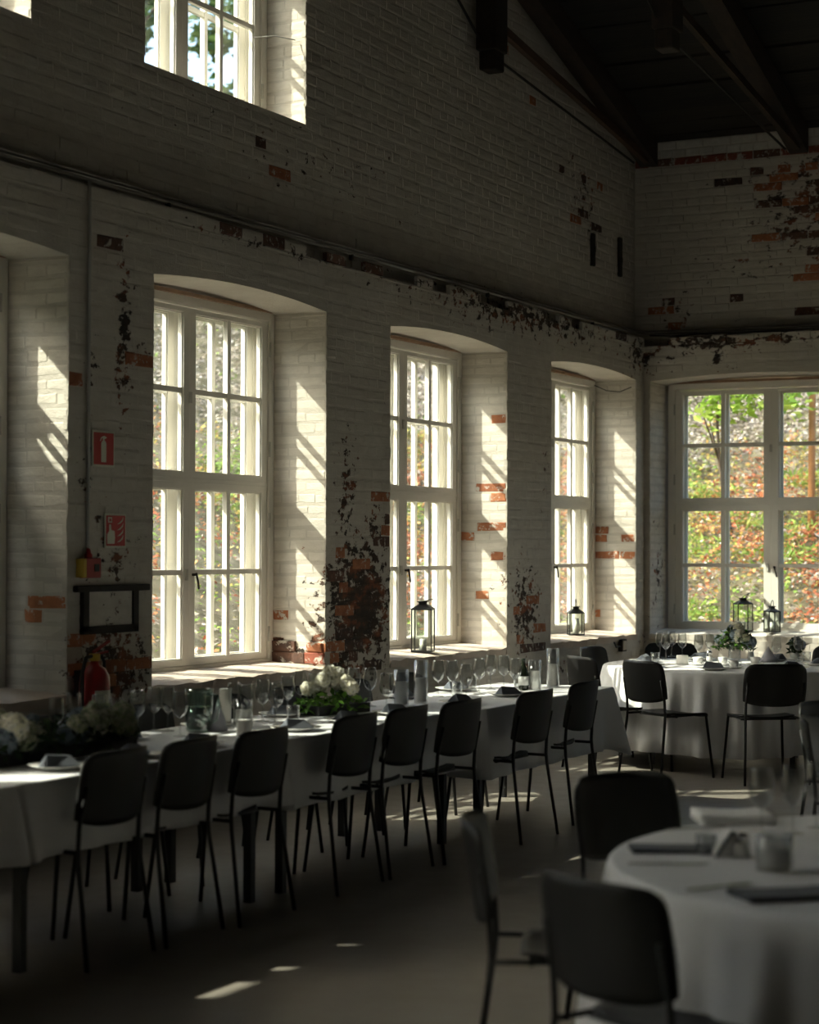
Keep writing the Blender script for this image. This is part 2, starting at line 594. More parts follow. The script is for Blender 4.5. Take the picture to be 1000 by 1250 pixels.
# roof trusses: rafter, hanging post, strut from the eave
TX = [-0.02, 1.42, 2.86, 4.30, 5.74, 7.18, 8.62, 10.06, 11.5]
for i, x in enumerate(TX):
    e = empty('roof_truss', (x, YBU, 5.2))
    lab = ['roof truss of dark timber lying against the gable wall', 'roof truss of dark timber meeting the back wall above the wide window'][i] if i < 2 else 'roof truss of dark timber farther along the hall'
    tag(e, lab, 'roof truss', 'roof trusses')
    w = 0.085
    ya, yb = -0.02, RIDGE - YBU
    mb = MB().prism([(ya, roof_z(YBU + ya) - 5.2 - 0.23), (ya, roof_z(YBU + ya) - 5.2 - 0.002), (yb, roof_z(YBU + yb) - 5.2 - 0.002), (yb, roof_z(YBU + yb) - 5.2 - 0.23)], 'x', -w, w)
    mb.build('rafter', M['timber'], e)
    yp = 13.85 - YBU
    zt = roof_z(YBU + yp) - 5.2 - 0.1
    pb = MB().box(-0.085, 0.085, yp - 0.12, yp + 0.12, 0.28, zt).box(-0.07, 0.07, yp - 0.09, yp + 0.09, 0.13, 0.28)
    bevel(pb.build('hanging_post', M['timber'], e), 0.012)
    MB().bar((0.02, -0.15, 0.05), (0.02, yp + 0.1, 0.50), 0.05, 0.07).build('strut', M['timber_brown'], e)
    MB().tube([(-0.05, -0.3, 0.0), (-0.05, yp, 0.30), (-0.05, yp - 2.4, 1.6)], 0.011, 6).build('tie_rod', M['iron'], e)

# ------------------------------------------------------------------ bricks on the walls
BL, BH = 0.262, 0.0772


def brick_verts(L, H, D, seed, b=0.007, jit=0.0022, by=None):
    """bevelled brick face; local x = outward, y = along, z = up; back at x = -0.03"""
    r = random.Random(seed)
    def j(a): return r.uniform(-a, a)
    w_ = 0.004 if b < 0.01 else 0.009
    base = [(-0.03, -L / 2, -H / 2), (-0.03, L / 2, -H / 2), (-0.03, L / 2, H / 2), (-0.03, -L / 2, H / 2)]
    rim = [(min(D - 0.004, D * 0.3) + j(0.001), y + j(0.004), z + j(0.004)) for _, y, z in base]
    fr = [(D + j(jit), y * (1 - 2 * (by or b) / L) + j(w_ if not by else 0.002), z * (1 - 2 * b / H) + j(w_ * 0.8)) for _, y, z in base]
    vs = base + rim + fr
    fs = [(8, 9, 10, 11)]
    for i in range(4):
        k = (i + 1) % 4
        fs.append((i, k, 4 + k, 4 + i)); fs.append((4 + i, 4 + k, 8 + k, 8 + i))
    return vs, fs


def course(lo, hi, cuts, row, rnd):
    """brick runs along lo..hi, broken by cuts [(c0,c1)]"""
    runs, cur = [], lo
    for c0, c1 in sorted(cuts):
        if c0 > cur: runs.append((cur, c0))
        cur = max(cur, c1)
    if cur < hi: runs.append((cur, hi))
    out = []
    for a, b in runs:
        header = row % 3 == 2
        L = BL / 2 if header else BL
        u = a - (0 if row % 2 else L / 2) if a == lo else a
        first = True
        while u < b - 0.03:
            l = L * rnd.uniform(0.93, 1.05)
            if first and a != lo and row % 2: l *= 0.5
            first = False
            e = min(u + l, b)
            if b - e < 0.05: e = b
            s = max(u, a)
            if e - s > 0.03: out.append((s, e))
            u = e
    return out


BR = []          # (wall, plane, pos, u0, u1, z0, z1, proud, kind)
rb = random.Random(5)


def fill(wall, plane, pos, lo, hi, z0, z1, cutfn, proud=(0.002, 0.007), kindfn=None, skip=0.0):
    row = 0
    z = z0
    while z < z1 - 0.02:
        zt = min(z + BH, z1)
        for (s, e) in course(lo, hi, cutfn(z, zt), row, rb):
            if rb.random() < skip: continue
            k = kindfn(s, e, z, zt) if kindfn else 'wall'
            BR.append((wall, plane, pos, s, e, z, zt, rb.uniform(*proud), k))
        z += BH
        row += 1


def cut_left(z0, z1):
    c = []
    for a, b in OPEN_L:
        if z1 > SILL - 0.03 and z0 < CR + 0.02:
            if z1 < SP: c.append((a + rb.uniform(-0.006, 0.008), b + rb.uniform(-0.008, 0.006)))
            else: c.append((a - 0.01, b + 0.01))
    return c


def cut_up(z0, z1):
    return [(a + rb.uniform(-0.004, 0.008), b + rb.uniform(-0.008, 0.004)) for a, b in OPEN_U if z1 > UZ0 + 0.02 and z0 < UZ1]


# bare bricks seen through the limewash, in the wall planes: (u, z)
BARE_L = []
for px, py in ((410, 792), (424, 790), (433, 790), (418, 776), (432, 805), (404, 806), (60, 728), (40, 745), (446, 690), (404, 700), (415, 748), (420, 720),
               (470, 604), (472, 632), (468, 645), (655, 730), (634, 745), (652, 762), (642, 795), (655, 790), (637, 775), (105, 780), (85, 790), (118, 818), (165, 812),
               (150, 835), (126, 835), (140, 810), (85, 815), (78, 830), (140, 300), (97, 460), (178, 437), (470, 660), (414, 668), (462, 815), (645, 810), (700, 812), (745, 600)):
    p = onx(px, py, 0.0)
    BARE_L.append((p.y, p.z))
BARE_LU = []
for px, py in ((700, 270), (716, 262), (722, 272), (688, 212), (712, 222), (730, 232), (352, 220), (312, 165), (650, 122), (620, 60), (820, 375)):
    p = onx(px, py, XU)
    BARE_LU.append((p.y, p.z))
BARE_B = []
for px, py in ((970, 212), (985, 245), (995, 285), (985, 312), (940, 230), (930, 250), (970, 340), (900, 365), (995, 205), (960, 290), (940, 290), (975, 260), (820, 395), (818, 370),
               (821, 380), (990, 330), (950, 210), (990, 225), (965, 250), (1000, 262), (1010, 300), (1020, 240), (1015, 330), (1030, 280), (920, 206), (905, 222), (972, 385), (992, 378)):
    p = ony(px, py, YBU)
    BARE_B.append((p.x, p.z))


def near(lst, s, e, z0, z1):
    return any(s <= u <= e and z0 <= z <= z1 for u, z in lst)


def k_left(s, e, z0, z1):
    if near(BARE_L, s, e, z0, z1): return 'brick' if rb.random() < 0.62 else 'brick_dark'
    return 'wall'


def k_leftu(s, e, z0, z1):
    if near(BARE_LU, s, e, z0, z1): return 'brick_dark' if rb.random() < 0.6 else 'brick'
    return 'wall'


def k_back(s, e, z0, z1):
    zm = (z0 + z1) / 2
    if zm > EAVE - 0.165: return 'brick_white'
    if zm > EAVE - 0.242: return 'brick_red' if rb.random() < 0.75 else 'brick_dark'
    if near(BARE_B, s, e, z0, z1): return 'brick' if rb.random() < 0.5 else 'brick_dark'
    return 'wall'


fill('wall_left', 'x', 0.0, 3.4, YB, 0.0, LEDGE - 0.08, cut_left, (0.0008, 0.0042), kindfn=k_left)
# broken top course of the lower wall, some bricks gone
for (s, e) in course(3.4, YB, [], 1, rb):
    if s > 10.8 and rb.random() < 0.34: continue
    BR.append(('wall_left', 'x', 0.0, s, e, LEDGE - 0.08, LEDGE - rb.uniform(0, 0.012), rb.uniform(0.0, 0.006), 'wall' if rb.random() < 0.8 else 'brick_dark'))
zu = EAVE - 0.0 - math.floor((EAVE - LEDGE) / BH) * BH
row_hi = 7.2
z = LEDGE - 0.04
row = 0
while z < row_hi:
    ymax = YBU if z + BH < EAVE else YBU - (z + BH - EAVE) / SLOPE
    for (s, e) in course(5.2, ymax, cut_up(z, z + BH), row, rb):
        BR.append(('wall_left', 'x', XU, s, e, z, z + BH, rb.uniform(0.001, 0.0060), k_leftu(s, e, z, z + BH)))
    z += BH; row += 1


def cut_back(z0, z1):
    return [(a + rb.uniform(-0.004, 0.004), b) for a, b in OPEN_B if z1 > SILL - 0.03 and z0 < CR + 0.02]


fill('wall_back', 'y', YB, 0.0, 6.2, 0.0, LEDGE - 0.08, cut_back, (0.0008, 0.004))
for (s, e) in course(0.0, 6.2, [], 1, rb):
    if rb.random() < 0.25: continue
    BR.append(('wall_back', 'y', YB, s, e, LEDGE - 0.08, LEDGE - rb.uniform(0, 0.012), rb.uniform(0, 0.006), 'wall'))
fill('wall_back', 'y', YBU, XU, 6.2, zu - BH, EAVE, lambda a, b: [], (0.001, 0.006), kindfn=k_back)

# bricks of the window cheeks (facing -y), lower relief
BARE_R = {0: [(40, 745), (42, 728), (60, 728)], 3: [(394, 792), (335, 745)], 4: [(605, 508), (596, 598), (610, 597), (612, 606), (601, 640), (611, 640), (573, 652), (604, 675), (585, 722)],
          5: [(735, 642), (733, 653), (768, 662), (750, 673), (770, 673), (733, 748), (732, 682)]}
for oi, (a, b) in enumerate(OPEN_L):
    pts = []
    for px, py in BARE_R.get(oi, []) + (BARE_R[0] if oi == 2 else []):
        p = ony(px, py, b)
        pts.append((p.x, p.z))

    def kr(s, e, z0, z1, pts=pts):
        return 'brick' if near(pts, s, e, z0, z1) else 'reveal'
    fill('wall_left', '-y', b, -0.405, -0.004, SILL, SP - 0.005, lambda a, b: [], (0.0005, 0.0022), kr)
for oi, (a, b) in enumerate(OPEN_U):
    fill('wall_left', '-y', b, -0.475, XU - 0.004, UZ0, UZ1, lambda a, b: [], (0.001, 0.004), lambda *k: 'reveal')
for oi, (a, b) in enumerate(OPEN_B[:2]):
    pts = []
    fill('wall_back', '+x', a, YB + 0.004, YB + 0.425, SILL, SP - 0.005, lambda a, b: [], (0.0005, 0.0022), lambda *k: 'reveal')

ROT = {'x': 0.0, 'y': -math.pi / 2, '-y': -math.pi / 2, '+x': 0.0}
WALLS = {'wall_left': wall_left, 'wall_back': wall_back}


def brick_place(plane, pos, s, e, z0, z1):
    um, zm = (s + e) / 2, (z0 + z1) / 2
    if plane == 'x' or plane == '+x': return (pos, um, zm)
    return (um, pos, zm)


def score(b):
    wall, plane, pos, s, e, z0, z1, pr, k = b
    c = Vector(brick_place(plane, pos, s, e, z0, z1))
    x, y, d = cam_xy(c)
    if d < 1 or not (-10 < x < 1010 and -10 < y < 1000): return 0
    nrm = Vector((1, 0, 0)) if plane in ('x', '+x') else Vector((0, -1, 0))
    cosv = abs((CAM - c).normalized().dot(nrm))
    a = (e - s) * (z1 - z0) * cosv / d / d
    return a + (10 if k not in ('wall', 'reveal') else 0)


variants = {}


def brick_mesh(kind, half, i):
    key = (kind, half, i)
    if key not in variants:
        L = BL / 2 if half else BL
        soft = not kind.startswith('brick')
        vs, fs = brick_verts(L - (0.003 if soft else 0.008), BH - (0.003 if soft else 0.008), 0.003 if soft else 0.005, i * 13 + half * 101, 0.016 if soft else 0.007, 0.0012 if soft else 0.0022, 0.005 if soft else None)
        variants[key] = MB().add(vs, fs).mesh('brick', M[kind])
    return variants[key]


for wname, wobj in WALLS.items():
    bl = [b for b in BR if b[0] == wname]
    bl.sort(key=score, reverse=True)
    chosen = [b for b in bl[:300] if score(b) > 0]
    rest = bl[len(chosen):]
    for i, (wn_, plane, pos, s, e, z0, z1, pr, k) in enumerate(chosen):
        half = (e - s) < BL * 0.72
        L = BL / 2 if half else BL
        off = pr - 0.003 if not k.startswith('brick') else pr - 0.003
        p = list(brick_place(plane, pos, s, e, z0, z1))
        if plane in ('x', '+x'): p[0] += off
        else: p[1] -= off
        o = link('brick', brick_mesh(k, half, i % 7), wobj, p, (rb.uniform(-.006, .006), 0, ROT[plane]), (1, (e - s) / L, (z1 - z0) / BH))
    groups = {}
    for bi, (wn_, plane, pos, s, e, z0, z1, pr, k) in enumerate(rest):
        soft = not k.startswith('brick')
        g_ = 0.003 if soft else 0.008
        vs, fs = brick_verts(max(e - s - g_, 0.02), max(z1 - z0 - g_, 0.01), pr, bi, min(0.016, (z1 - z0) * 0.3) if soft else 0.007, 0.0022 if pos == XU else 0.0012 if k == 'wall' else 0.0004, 0.005 if soft else None)
        p = brick_place(plane, pos, s, e, z0, z1)
        if plane in ('x', '+x'): vv = [(p[0] + x, p[1] + y, p[2] + z) for x, y, z in vs]
        else: vv = [(p[0] + y, p[1] - x, p[2] + z) for x, y, z in vs]
        kk = 'reveal' if k == 'reveal' else 'wall' if k == 'wall' else k
        groups.setdefault(kk, MB()).add(vv, fs)
    for kk, g in groups.items():
        o = g.build('brickwork', M[kk], wobj)
        o['kind'] = 'stuff'

# window sills: rough masonry slabs
def sill(lo, hi, plane, back, front, seed, zb=0.865, zf=0.835):
    r = random.Random(seed)
    mb = MB()
    nu, nv = 26, 6
    vs, fs = [], []
    for j in range(nv + 1):
        for i in range(nu + 1):
            u = lo + (hi - lo) * i / nu
            t = j / nv
            d = back + (front - back) * t
            zz = zb + (zf - zb) * t + r.uniform(-0.004, 0.004)
            if j == nv: d += r.uniform(-0.018, 0.012); zz -= r.uniform(0, 0.012)
            vs.append((d, u, zz) if plane == 'x' else (u, d, zz))
    k = len(vs)
    for i in range(nu + 1):
        p = vs[nv * (nu + 1) + i]
        vs.append((p[0] - (0.01 if plane == 'x' else 0), p[1] + (0.01 if plane == 'y' else 0), SILL - 0.045))
    for j in range(nv):
        for i in range(nu):
            a = j * (nu + 1) + i
            fs.append((a, a + 1, a + nu + 2, a + nu + 1))
    for i in range(nu):
        a = nv * (nu + 1) + i
        fs.append((a, a + 1, k + i + 1, k + i))
    return mb.add(vs, fs)


M['sill'] = wall_paint('worn_sill', (0.62, 0.52, 0.44), worn=False)
for i, (a, b) in enumerate(OPEN_L):
    sill(a, b, 'x', -0.42, 0.01, 30 + i).build('sill', M['sill'], wall_left)
for i, (a, b) in enumerate(OPEN_B):
    sill(a, b, 'y', YB + 0.44, YB - 0.01, 60 + i).build('sill', M['reveal'], wall_back)
# loose red and dark bricks at the foot of the first window cheek
for (x0, x1, z0, z1, k) in ((-0.40, -0.22, 0.93, 1.0, 'brick_dark'), (-0.40, -0.15, 0.85, 0.925, 'brick_dark'), (-0.15, 0.0, 0.85, 0.925, 'brick_red'), (-0.14, -0.02, 0.93, 0.99, 'brick')):
    vs, fs = brick_verts(x1 - x0, z1 - z0, 0.006, int(x0 * 991))
    MB().add([(((x0 + x1) / 2) + y, 11.2 - x, (z0 + z1) / 2 + z) for x, y, z in vs], fs).build('brick', M[k], wall_left)

# ------------------------------------------------------------------ windows (double casements in a box frame)
WW, WH = 0.995, 2.323            # half width, height of the frame
ZS = 1.187                       # meeting line of the lower and upper sashes
FR = 0.066


def ring(mb, x0, x1, z0, z1, wl_, wr_, wb, wt, y0, y1):
    mb.box(x0, x0 + wl_, y0, y1, z0, z1).box(x1 - wr_, x1, y0, y1, z0, z1)
    mb.box(x0 + wl_, x1 - wr_, y0, y1, z0, z0 + wb).box(x0 + wl_, x1 - wr_, y0, y1, z1 - wt, z1)
    return mb


def sash_parts(w, h, wb, wt):
    st = 0.066
    s = ring(MB(), 0, w, 0, h, st, st, wb, wt, 0.0, 0.045)
    # small inner bead that catches the light
    ring(s, st, w - st, wb, h - wt, 0.008, 0.008, 0.008, 0.008, 0.012, 0.033)
    gx0, gx1, gz0, gz1 = st, w - st, wb, h - wt
    cx = (gx0 + gx1) / 2
    cz = gz0 + (gz1 - gz0) * 0.51
    mv = MB().box(cx - 0.019, cx + 0.019, 0.006, 0.040, gz0, gz1).mesh('muntin', M['win'])
    mh = MB().box(gx0, gx1, 0.008, 0.038, cz - 0.016, cz + 0.016).mesh('muntin', M['win'])
    panes = []
    for a, b in ((gx0, cx - 0.018), (cx + 0.018, gx1)):
        for c, d in ((gz0, cz - 0.015), (cz + 0.015, gz1)):
            panes.append(MB().box(a, b, 0.021, 0.024, c, d).mesh('pane', M['pane']))
    return s.mesh('sash', M['win']), [mv, mh], panes


SW = WW - FR - 0.001
TR = 0.012
LOW = sash_parts(SW, ZS - TR - 0.001 - 0.036, 0.040, 0.042)
UPP = sash_parts(SW, WH - FR - ZS - TR - 0.002, 0.036, 0.030)
fm = ring(MB(), -WW, WW, 0, WH, FR, FR, 0.035, 0.052, -0.012, 0.060)
fm.box(-WW + FR, WW - FR, 0.0, 0.060, ZS - TR, ZS + TR)
FRAME = fm.mesh('frame', M['win'])
of = ring(MB(), -WW, WW, 0, WH, FR, FR, 0.035, 0.052, 0.115, 0.172)
of.box(-WW + FR, WW - FR, 0.115, 0.172, ZS - TR, ZS + TR)
OFRAME = of.mesh('outer_frame', M['win'])
LINING = ring(MB(), -WW, WW, 0, WH, 0.022, 0.022, 0.022, 0.022, 0.060, 0.115).mesh('lining', M['win'])
HEAD = MB().box(-WW - 0.01, WW + 0.02, -0.035, 0.03, WH, WH + 0.022).mesh('head_lath', M['lath'])
HINGE = MB().tube([(0, 0, -0.05), (0, 0, 0.05)], 0.008, 8).mesh('hinge', M['winmetal'])
KNOB = MB().tube([(0, 0, 0), (0, -0.03, 0)], 0.009, 8).tube([(0, -0.028, 0.01), (0.02, -0.03, -0.05), (0.028, -0.03, -0.09)], 0.007, 8).mesh('handle', M['iron'])
LATCH = MB().box(-0.012, 0.012, -0.012, 0.0, -0.035, 0.035).mesh('latch', M['winmetal'])


def make_window(name, label, loc, rz, handle=True, full=True):
    e = empty(name, loc, rz)
    tag(e, label, kind='structure')
    link('frame', FRAME, e)
    link('outer_frame', OFRAME, e)
    link('lining', LINING, e)
    link('head_lath', HEAD, e)
    for yo in (0.004, 0.122):
        for x0 in (-SW, 0.001):
            for z0, S in ((0.036, LOW), (ZS + TR + 0.001, UPP)):
                s = link('sash', S[0], e, (x0 - 0.0005, yo, z0))
                for m in S[1]: link('muntin', m, s)
                for p in S[2]: link('pane', p, s)
    for sx in (-1, 1):
        for z in (0.2, 0.95, 1.42, 2.08):
            link('hinge', HINGE, e, (sx * (WW - FR + 0.004), -0.014, z))
    if handle:
        link('handle', KNOB, e, (0.035, 0.0, 0.60))
        link('latch', LATCH, e, (0.0, 0.004, 1.70))
        link('latch', LATCH, e, (-0.035, 0.004, 0.60))
    return e


XF = -0.41
ZW = 0.846
labs = {3: 'tall white casement window beside the fire signs and extinguisher', 4: 'tall white casement window with a tall black lantern on its sill',
        5: 'tall white casement window beside the room corner', 2: 'tall white casement window on the extinguisher side of the first pier'}
wi = 1
for i, (a, b) in enumerate(OPEN_L):
    make_window('window_%d' % wi, labs.get(i, 'tall white casement window farther down the gable wall'), (XF, (a + b) / 2 + (0.005 if i != 2 else 0.03), ZW), math.pi / 2)
    wi += 1
for i, (a, b) in enumerate(OPEN_U):
    make_window('window_%d' % wi, 'white casement window high in the gable wall above the ledge pipe' if i == 2 else 'white casement window high in the gable wall', (-0.48, b - WW - 0.005, UZ0 + 0.035), math.pi / 2, False)
    wi += 1
for i, (a, b) in enumerate(OPEN_B):
    make_window('window_%d' % wi, 'wide white casement window in the end wall facing the autumn slope' if i == 0 else 'white casement window farther along the end wall', (a + 0.03 + WW, YB + 0.43, ZW), 0)
    wi += 1

# ------------------------------------------------------------------ outside: slope with autumn growth
def bumps(x, y, s=1.0, o=0.0):
    return mnoise.noise(Vector((x * s + o, y * s - o, o)))


def ground(x, y):
    dx = max(0.0, -0.9 - x)
    dy = max(0.0, y - 18.15)
    d = math.hypot(dx, dy)
    h = 0.0 if d < 1.2 else 0.44 * (d - 1.2)
    if h > 6.5: h = 6.5 + (h - 6.5) * 0.25
    return 0.28 + h + 0.22 * bumps(x, y, 0.45, 3.1) * min(1, d) + 0.08 * bumps(x, y, 1.7, 9.0)


nx, ny = 90, 90
vs, fs = [], []
xs = np.linspace(-42, 22, nx)
ys = np.linspace(-14, 56, ny)
for j in range(ny):
    for i in range(nx):
        x, y = float(xs[i]), float(ys[j])
        inside = x > -0.95 and y < 18.2
        vs.append((x, y, -0.3 if inside else ground(x, y)))
for j in range(ny - 1):
    for i in range(nx - 1):
        if all((xs[i + a] > -0.95 and ys[j + b] < 18.2) for a in (0, 1) for b in (0, 1)): continue
        a = j * nx + i
        fs.append((a, a + 1, a + nx + 1, a + nx))
hill = MB().add(vs, fs, True).build('hillside', M['soil'])
tag(hill, 'bare earth slope rising outside the windows', kind='structure')


def leaf_mesh(name, P, N, S, C, mat, aspect=0.55, fold=0.25):
    """P centres, N directions, S sizes, C colours -> one mesh of folded leaves"""
    n = len(P)
    A = rng.normal(size=(n, 3))
    A -= (A * N).sum(1, keepdims=True) * N
    A /= np.linalg.norm(A, axis=1, keepdims=True) + 1e-9
    B = np.cross(N, A)
    h = S[:, None] * 0.5
    w = h * aspect
    V = np.stack([P - A * h, P + B * w + N * h * fold, P + A * h, P - B * w + N * h * fold], 1).reshape(-1, 3)
    m = bpy.data.meshes.new(name)
    m.vertices.add(4 * n)
    m.vertices.foreach_set('co', V.astype(np.float32).ravel())
    m.loops.add(4 * n)
    m.loops.foreach_set('vertex_index', np.arange(4 * n, dtype=np.int32))
    m.polygons.add(n)
    m.polygons.foreach_set('loop_start', np.arange(0, 4 * n, 4, dtype=np.int32))
    m.polygons.foreach_set('loop_total', np.full(n, 4, dtype=np.int32))
    m.update(calc_edges=True)
    ca = m.color_attributes.new('Col', 'FLOAT_COLOR', 'POINT')
    cc = np.concatenate([np.repeat(C, 4, 0), np.ones((4 * n, 1))], 1).astype(np.float32)
    ca.data.foreach_set('color', cc.ravel())
    m.materials.append(mat)
    return m


PAL = {'red': [(0.42, 0.12, 0.06), (0.50, 0.20, 0.09), (0.55, 0.27, 0.13), (0.36, 0.13, 0.08)],
       'yellow': [(0.48, 0.38, 0.10), (0.42, 0.36, 0.12), (0.36, 0.36, 0.10), (0.50, 0.30, 0.10)],
       'green': [(0.20, 0.33, 0.06), (0.28, 0.40, 0.09), (0.16, 0.26, 0.05), (0.34, 0.42, 0.12)],
       'grey': [(0.42, 0.37, 0.32), (0.30, 0.25, 0.21), (0.55, 0.50, 0.45), (0.20, 0.165, 0.14), (0.48, 0.42, 0.36)]}


def slope_leaves(name, label, n, box, seed):
    r = random.Random(seed)
    P, N, S, C = [], [], [], []
    x0, x1, y0, y1 = box
    while len(P) < n:
        x, y = r.uniform(x0, x1), r.uniform(y0, y1)
        if x > -1.6 and y < 18.9: continue
        g = ground(x, y)
        if g > 9: continue
        hz = g + 0.35 * bumps(x, y, 0.5, 21.0) + 0.35 * bumps(x, y, 1.6, 5.0)
        t = bumps(x, y, 0.8, 40.0) + 0.5 * bumps(x, y, 2.1, 61.0)
        if hz > (2.85 if x > -5 and y > 19 else 3.1):
            kind = 'grey' if r.random() < 0.95 else 'green'
            lift, size = r.uniform(0, 0.05), r.uniform(0.04, 0.10)
        else:
            w = 0.55 if hz > 2.8 else 0.0
            u = t + r.uniform(-0.28, 0.28)
            kind = 'green' if u > 0.30 + (0 if hz > 1.0 else -0.30) else ('yellow' if u > -0.02 - w * 0.4 else 'red')
            if r.random() < (0.16 if hz > 1.3 else 0.38): kind = 'grey'
            clump = max(0.0, bumps(x, y, 1.3, 77.0) + 0.25)
            lift, size = r.uniform(0, 0.12 + 0.45 * clump), r.uniform(0.04, 0.085)
        c = r.choice(PAL[kind])
        k = r.uniform(0.85, 1.45)
        P.append((x, y, g + lift + 0.02)); S.append(size)
        C.append((c[0] * k, c[1] * k, c[2] * k))
        nn = Vector((r.gauss(0, 0.55), r.gauss(0, 0.55), 1.0)).normalized()
        N.append(nn[:])
    m = leaf_mesh(name, np.array(P), np.array(N), np.array(S), np.array(C), M['leaf'])
    o = link(name, m)
    tag(o, label, 'leaves', kind='stuff')
    return o


slope_leaves('autumn_ground_cover', 'red, yellow and green autumn leaves covering the slope behind the end wall', 105000, (-7.0, 5.5, 18.9, 31.0), 1)
slope_leaves('mixed_ground_cover', 'green and russet ground cover and dry litter on the slope along the gable wall', 95000, (-20.0, -1.7, 13.0, 38.0), 2)


# grass tufts at the foot of the slope
def tuft(label, x, y, seed, h=0.4, nb=70):
    r = random.Random(seed)
    g = ground(x, y)
    P, N, S, C = [], [], [], []
    for k in range(nb):
        a = r.uniform(0, 6.283); rr = r.uniform(0, 0.30)
        hh = h * r.uniform(0.5, 1.1)
        for q in range(2):
            P.append((rr * math.cos(a) * (1 + q), rr * math.sin(a) * (1 + q), hh * (0.25 + 0.45 * q)))
            N.append(Vector((math.cos(a + 1.57), math.sin(a + 1.57), r.uniform(-.2, .2))).normalized()[:])
            S.append(hh * 0.55)
            c = r.choice(PAL['green'] + PAL['yellow'][2:3]); k_ = r.uniform(0.8, 1.3)
            C.append((c[0] * k_, c[1] * k_, c[2] * k_))
    e = empty('grass_tuft', (x, y, g - 0.02))
    tag(e, label, 'grass', 'green tufts on the slope')
    n_ = len(P)
    P = np.array(P); Z = np.array([[0.15, 0.1, 1.0]])
    link('blades', leaf_mesh('blades', P, np.array(N), np.array(S), np.array(C), M['leaf'], 0.16), e)


for i, (px, py, dst) in enumerate(((866, 745, 20.3), (855, 745, 20.6), (905, 668, 23.0), (965, 690, 22.0), (990, 640, 24.2), (962, 672, 22.6), (868, 640, 24.0), (980, 762, 20.0), (850, 690, 22.2), (940, 700, 21.8))):
    p = ony(px, py, dst)
    tuft('bright green tuft growing among the russet leaves of the slope', p.x, p.y, 100 + i, 0.30, 90)


def tree(name, label, base, h, crown_c, crown_r, nleaf, pal, seed, leaf=0.14, lean=(0, 0), group=None, trunk_r=0.06, limbs=5, fill=False):
    r = random.Random(seed)
    e = empty(name, base)
    tag(e, label, 'tree', group)
    top = Vector((lean[0], lean[1], h))
    pts = [Vector((0, 0, -0.1)).lerp(top, t) + Vector((0.05 * math.sin(5 * t + seed), 0.05 * math.cos(4 * t), 0)) for t in (0, .2, .4, .6, .8, 1)]
    MB().tube(pts, [trunk_r * (1 - 0.75 * t / 5) for t in range(6)], 8).build('trunk', M['bark'], e)
    cc = Vector(crown_c)
    for k in range(limbs):
        s = pts[2 + k % 3]
        d = cc + Vector((r.uniform(-1, 1) * crown_r[0], r.uniform(-1, 1) * crown_r[1], r.uniform(-.6, .6) * crown_r[2]))
        MB().tube([s, s.lerp(d, 0.5) + Vector((0, 0, 0.15)), d], [trunk_r * .4, trunk_r * .28, trunk_r * .1], 6).build('branch', M['bark'], e)
    P, N, S, C = [], [], [], []
    blobs = [(cc + Vector((r.uniform(-1, 1) * crown_r[0], r.uniform(-1, 1) * crown_r[1], r.uniform(-1, 1) * crown_r[2])), r.uniform(.25, .5)) for _ in range(26)]
    for _ in range(nleaf):
        b, br = r.choice(blobs)
        v = Vector((r.gauss(0, 1), r.gauss(0, 1), r.gauss(0, .8)))
        p = b + v * (br * 0.5 * crown_r[0])
        if fill:
            p = cc + Vector((r.uniform(-1, 1) * crown_r[0], r.uniform(-1, 1) * crown_r[1], r.uniform(-1, 1) * crown_r[2])) + v * 0.06
        P.append(p[:]); N.append(Vector((r.gauss(0, .6), r.gauss(0, .6), 1)).normalized()[:])
        S.append(leaf * r.uniform(.7, 1.3))
        c = r.choice(pal); k = r.uniform(.75, 1.3)
        C.append((c[0] * k, c[1] * k, c[2] * k))
    link('crown', leaf_mesh('crown', np.array(P), np.array(N), np.array(S), np.array(C), M['leaf'], 0.7), e)


GR = PAL['green']
p = ony(893, 560, 22.6)
gz = ground(p.x, p.y)
tree('young_maple', 'young maple with bright green leaves hanging before the top of the wide window', (p.x, p.y, gz), 2.4, (-0.05, -0.4, 1.95), (.85, .5, .42), 1100,
     [(0.34, 0.50, 0.08), (0.26, 0.42, 0.07), (0.44, 0.55, 0.12)], 3, 0.13, (-0.25, 0), trunk_r=0.03)
dark = [(0.06, 0.12, 0.04), (0.10, 0.17, 0.05), (0.14, 0.20, 0.07), (0.09, 0.15, 0.06)]
for i, (x, y, h) in enumerate(((-13.5, 27.0, 6.5), (-17.0, 30.5, 8.0), (-12.0, 31.5, 6.0), (-15.5, 24.0, 7.0), (-20.0, 27.5, 8.5), (-10.0, 35.0, 6.5))):
    tree('hilltop_tree', 'dark green leafy tree on the hilltop seen through the high window', (x, y, ground(x, y)), h, (0, 0, h * .62), (1.7, 1.7, h * .33), 2600, dark, 20 + i, 0.26, group='hilltop trees', trunk_r=0.13)
tree('added_shade_shrub', 'unseen dense dark shrub added outside the gable wall to shade a window', (-1.9, 6.9, ground(-1.9, 6.9)), 2.2, (0, 0, 1.82), (.40, 1.35, 1.40), 9000, dark, 55, 0.17, trunk_r=0.07, fill=True)  # unseen shrub, added and shaped to keep sun off the window's lower sashes
# orange post
p = ony(990, 600, 22.8)
o = MB().tube([(0, 0, -0.2), (0.01, 0, 0.6), (0.02, 0, 1.75)], [0.045, 0.042, 0.04], 10).build('wooden_stake', M['post'], None, (p.x, p.y, ground(p.x, p.y)))
tag(o, 'orange-brown round stake standing upright on the slope', 'stake')

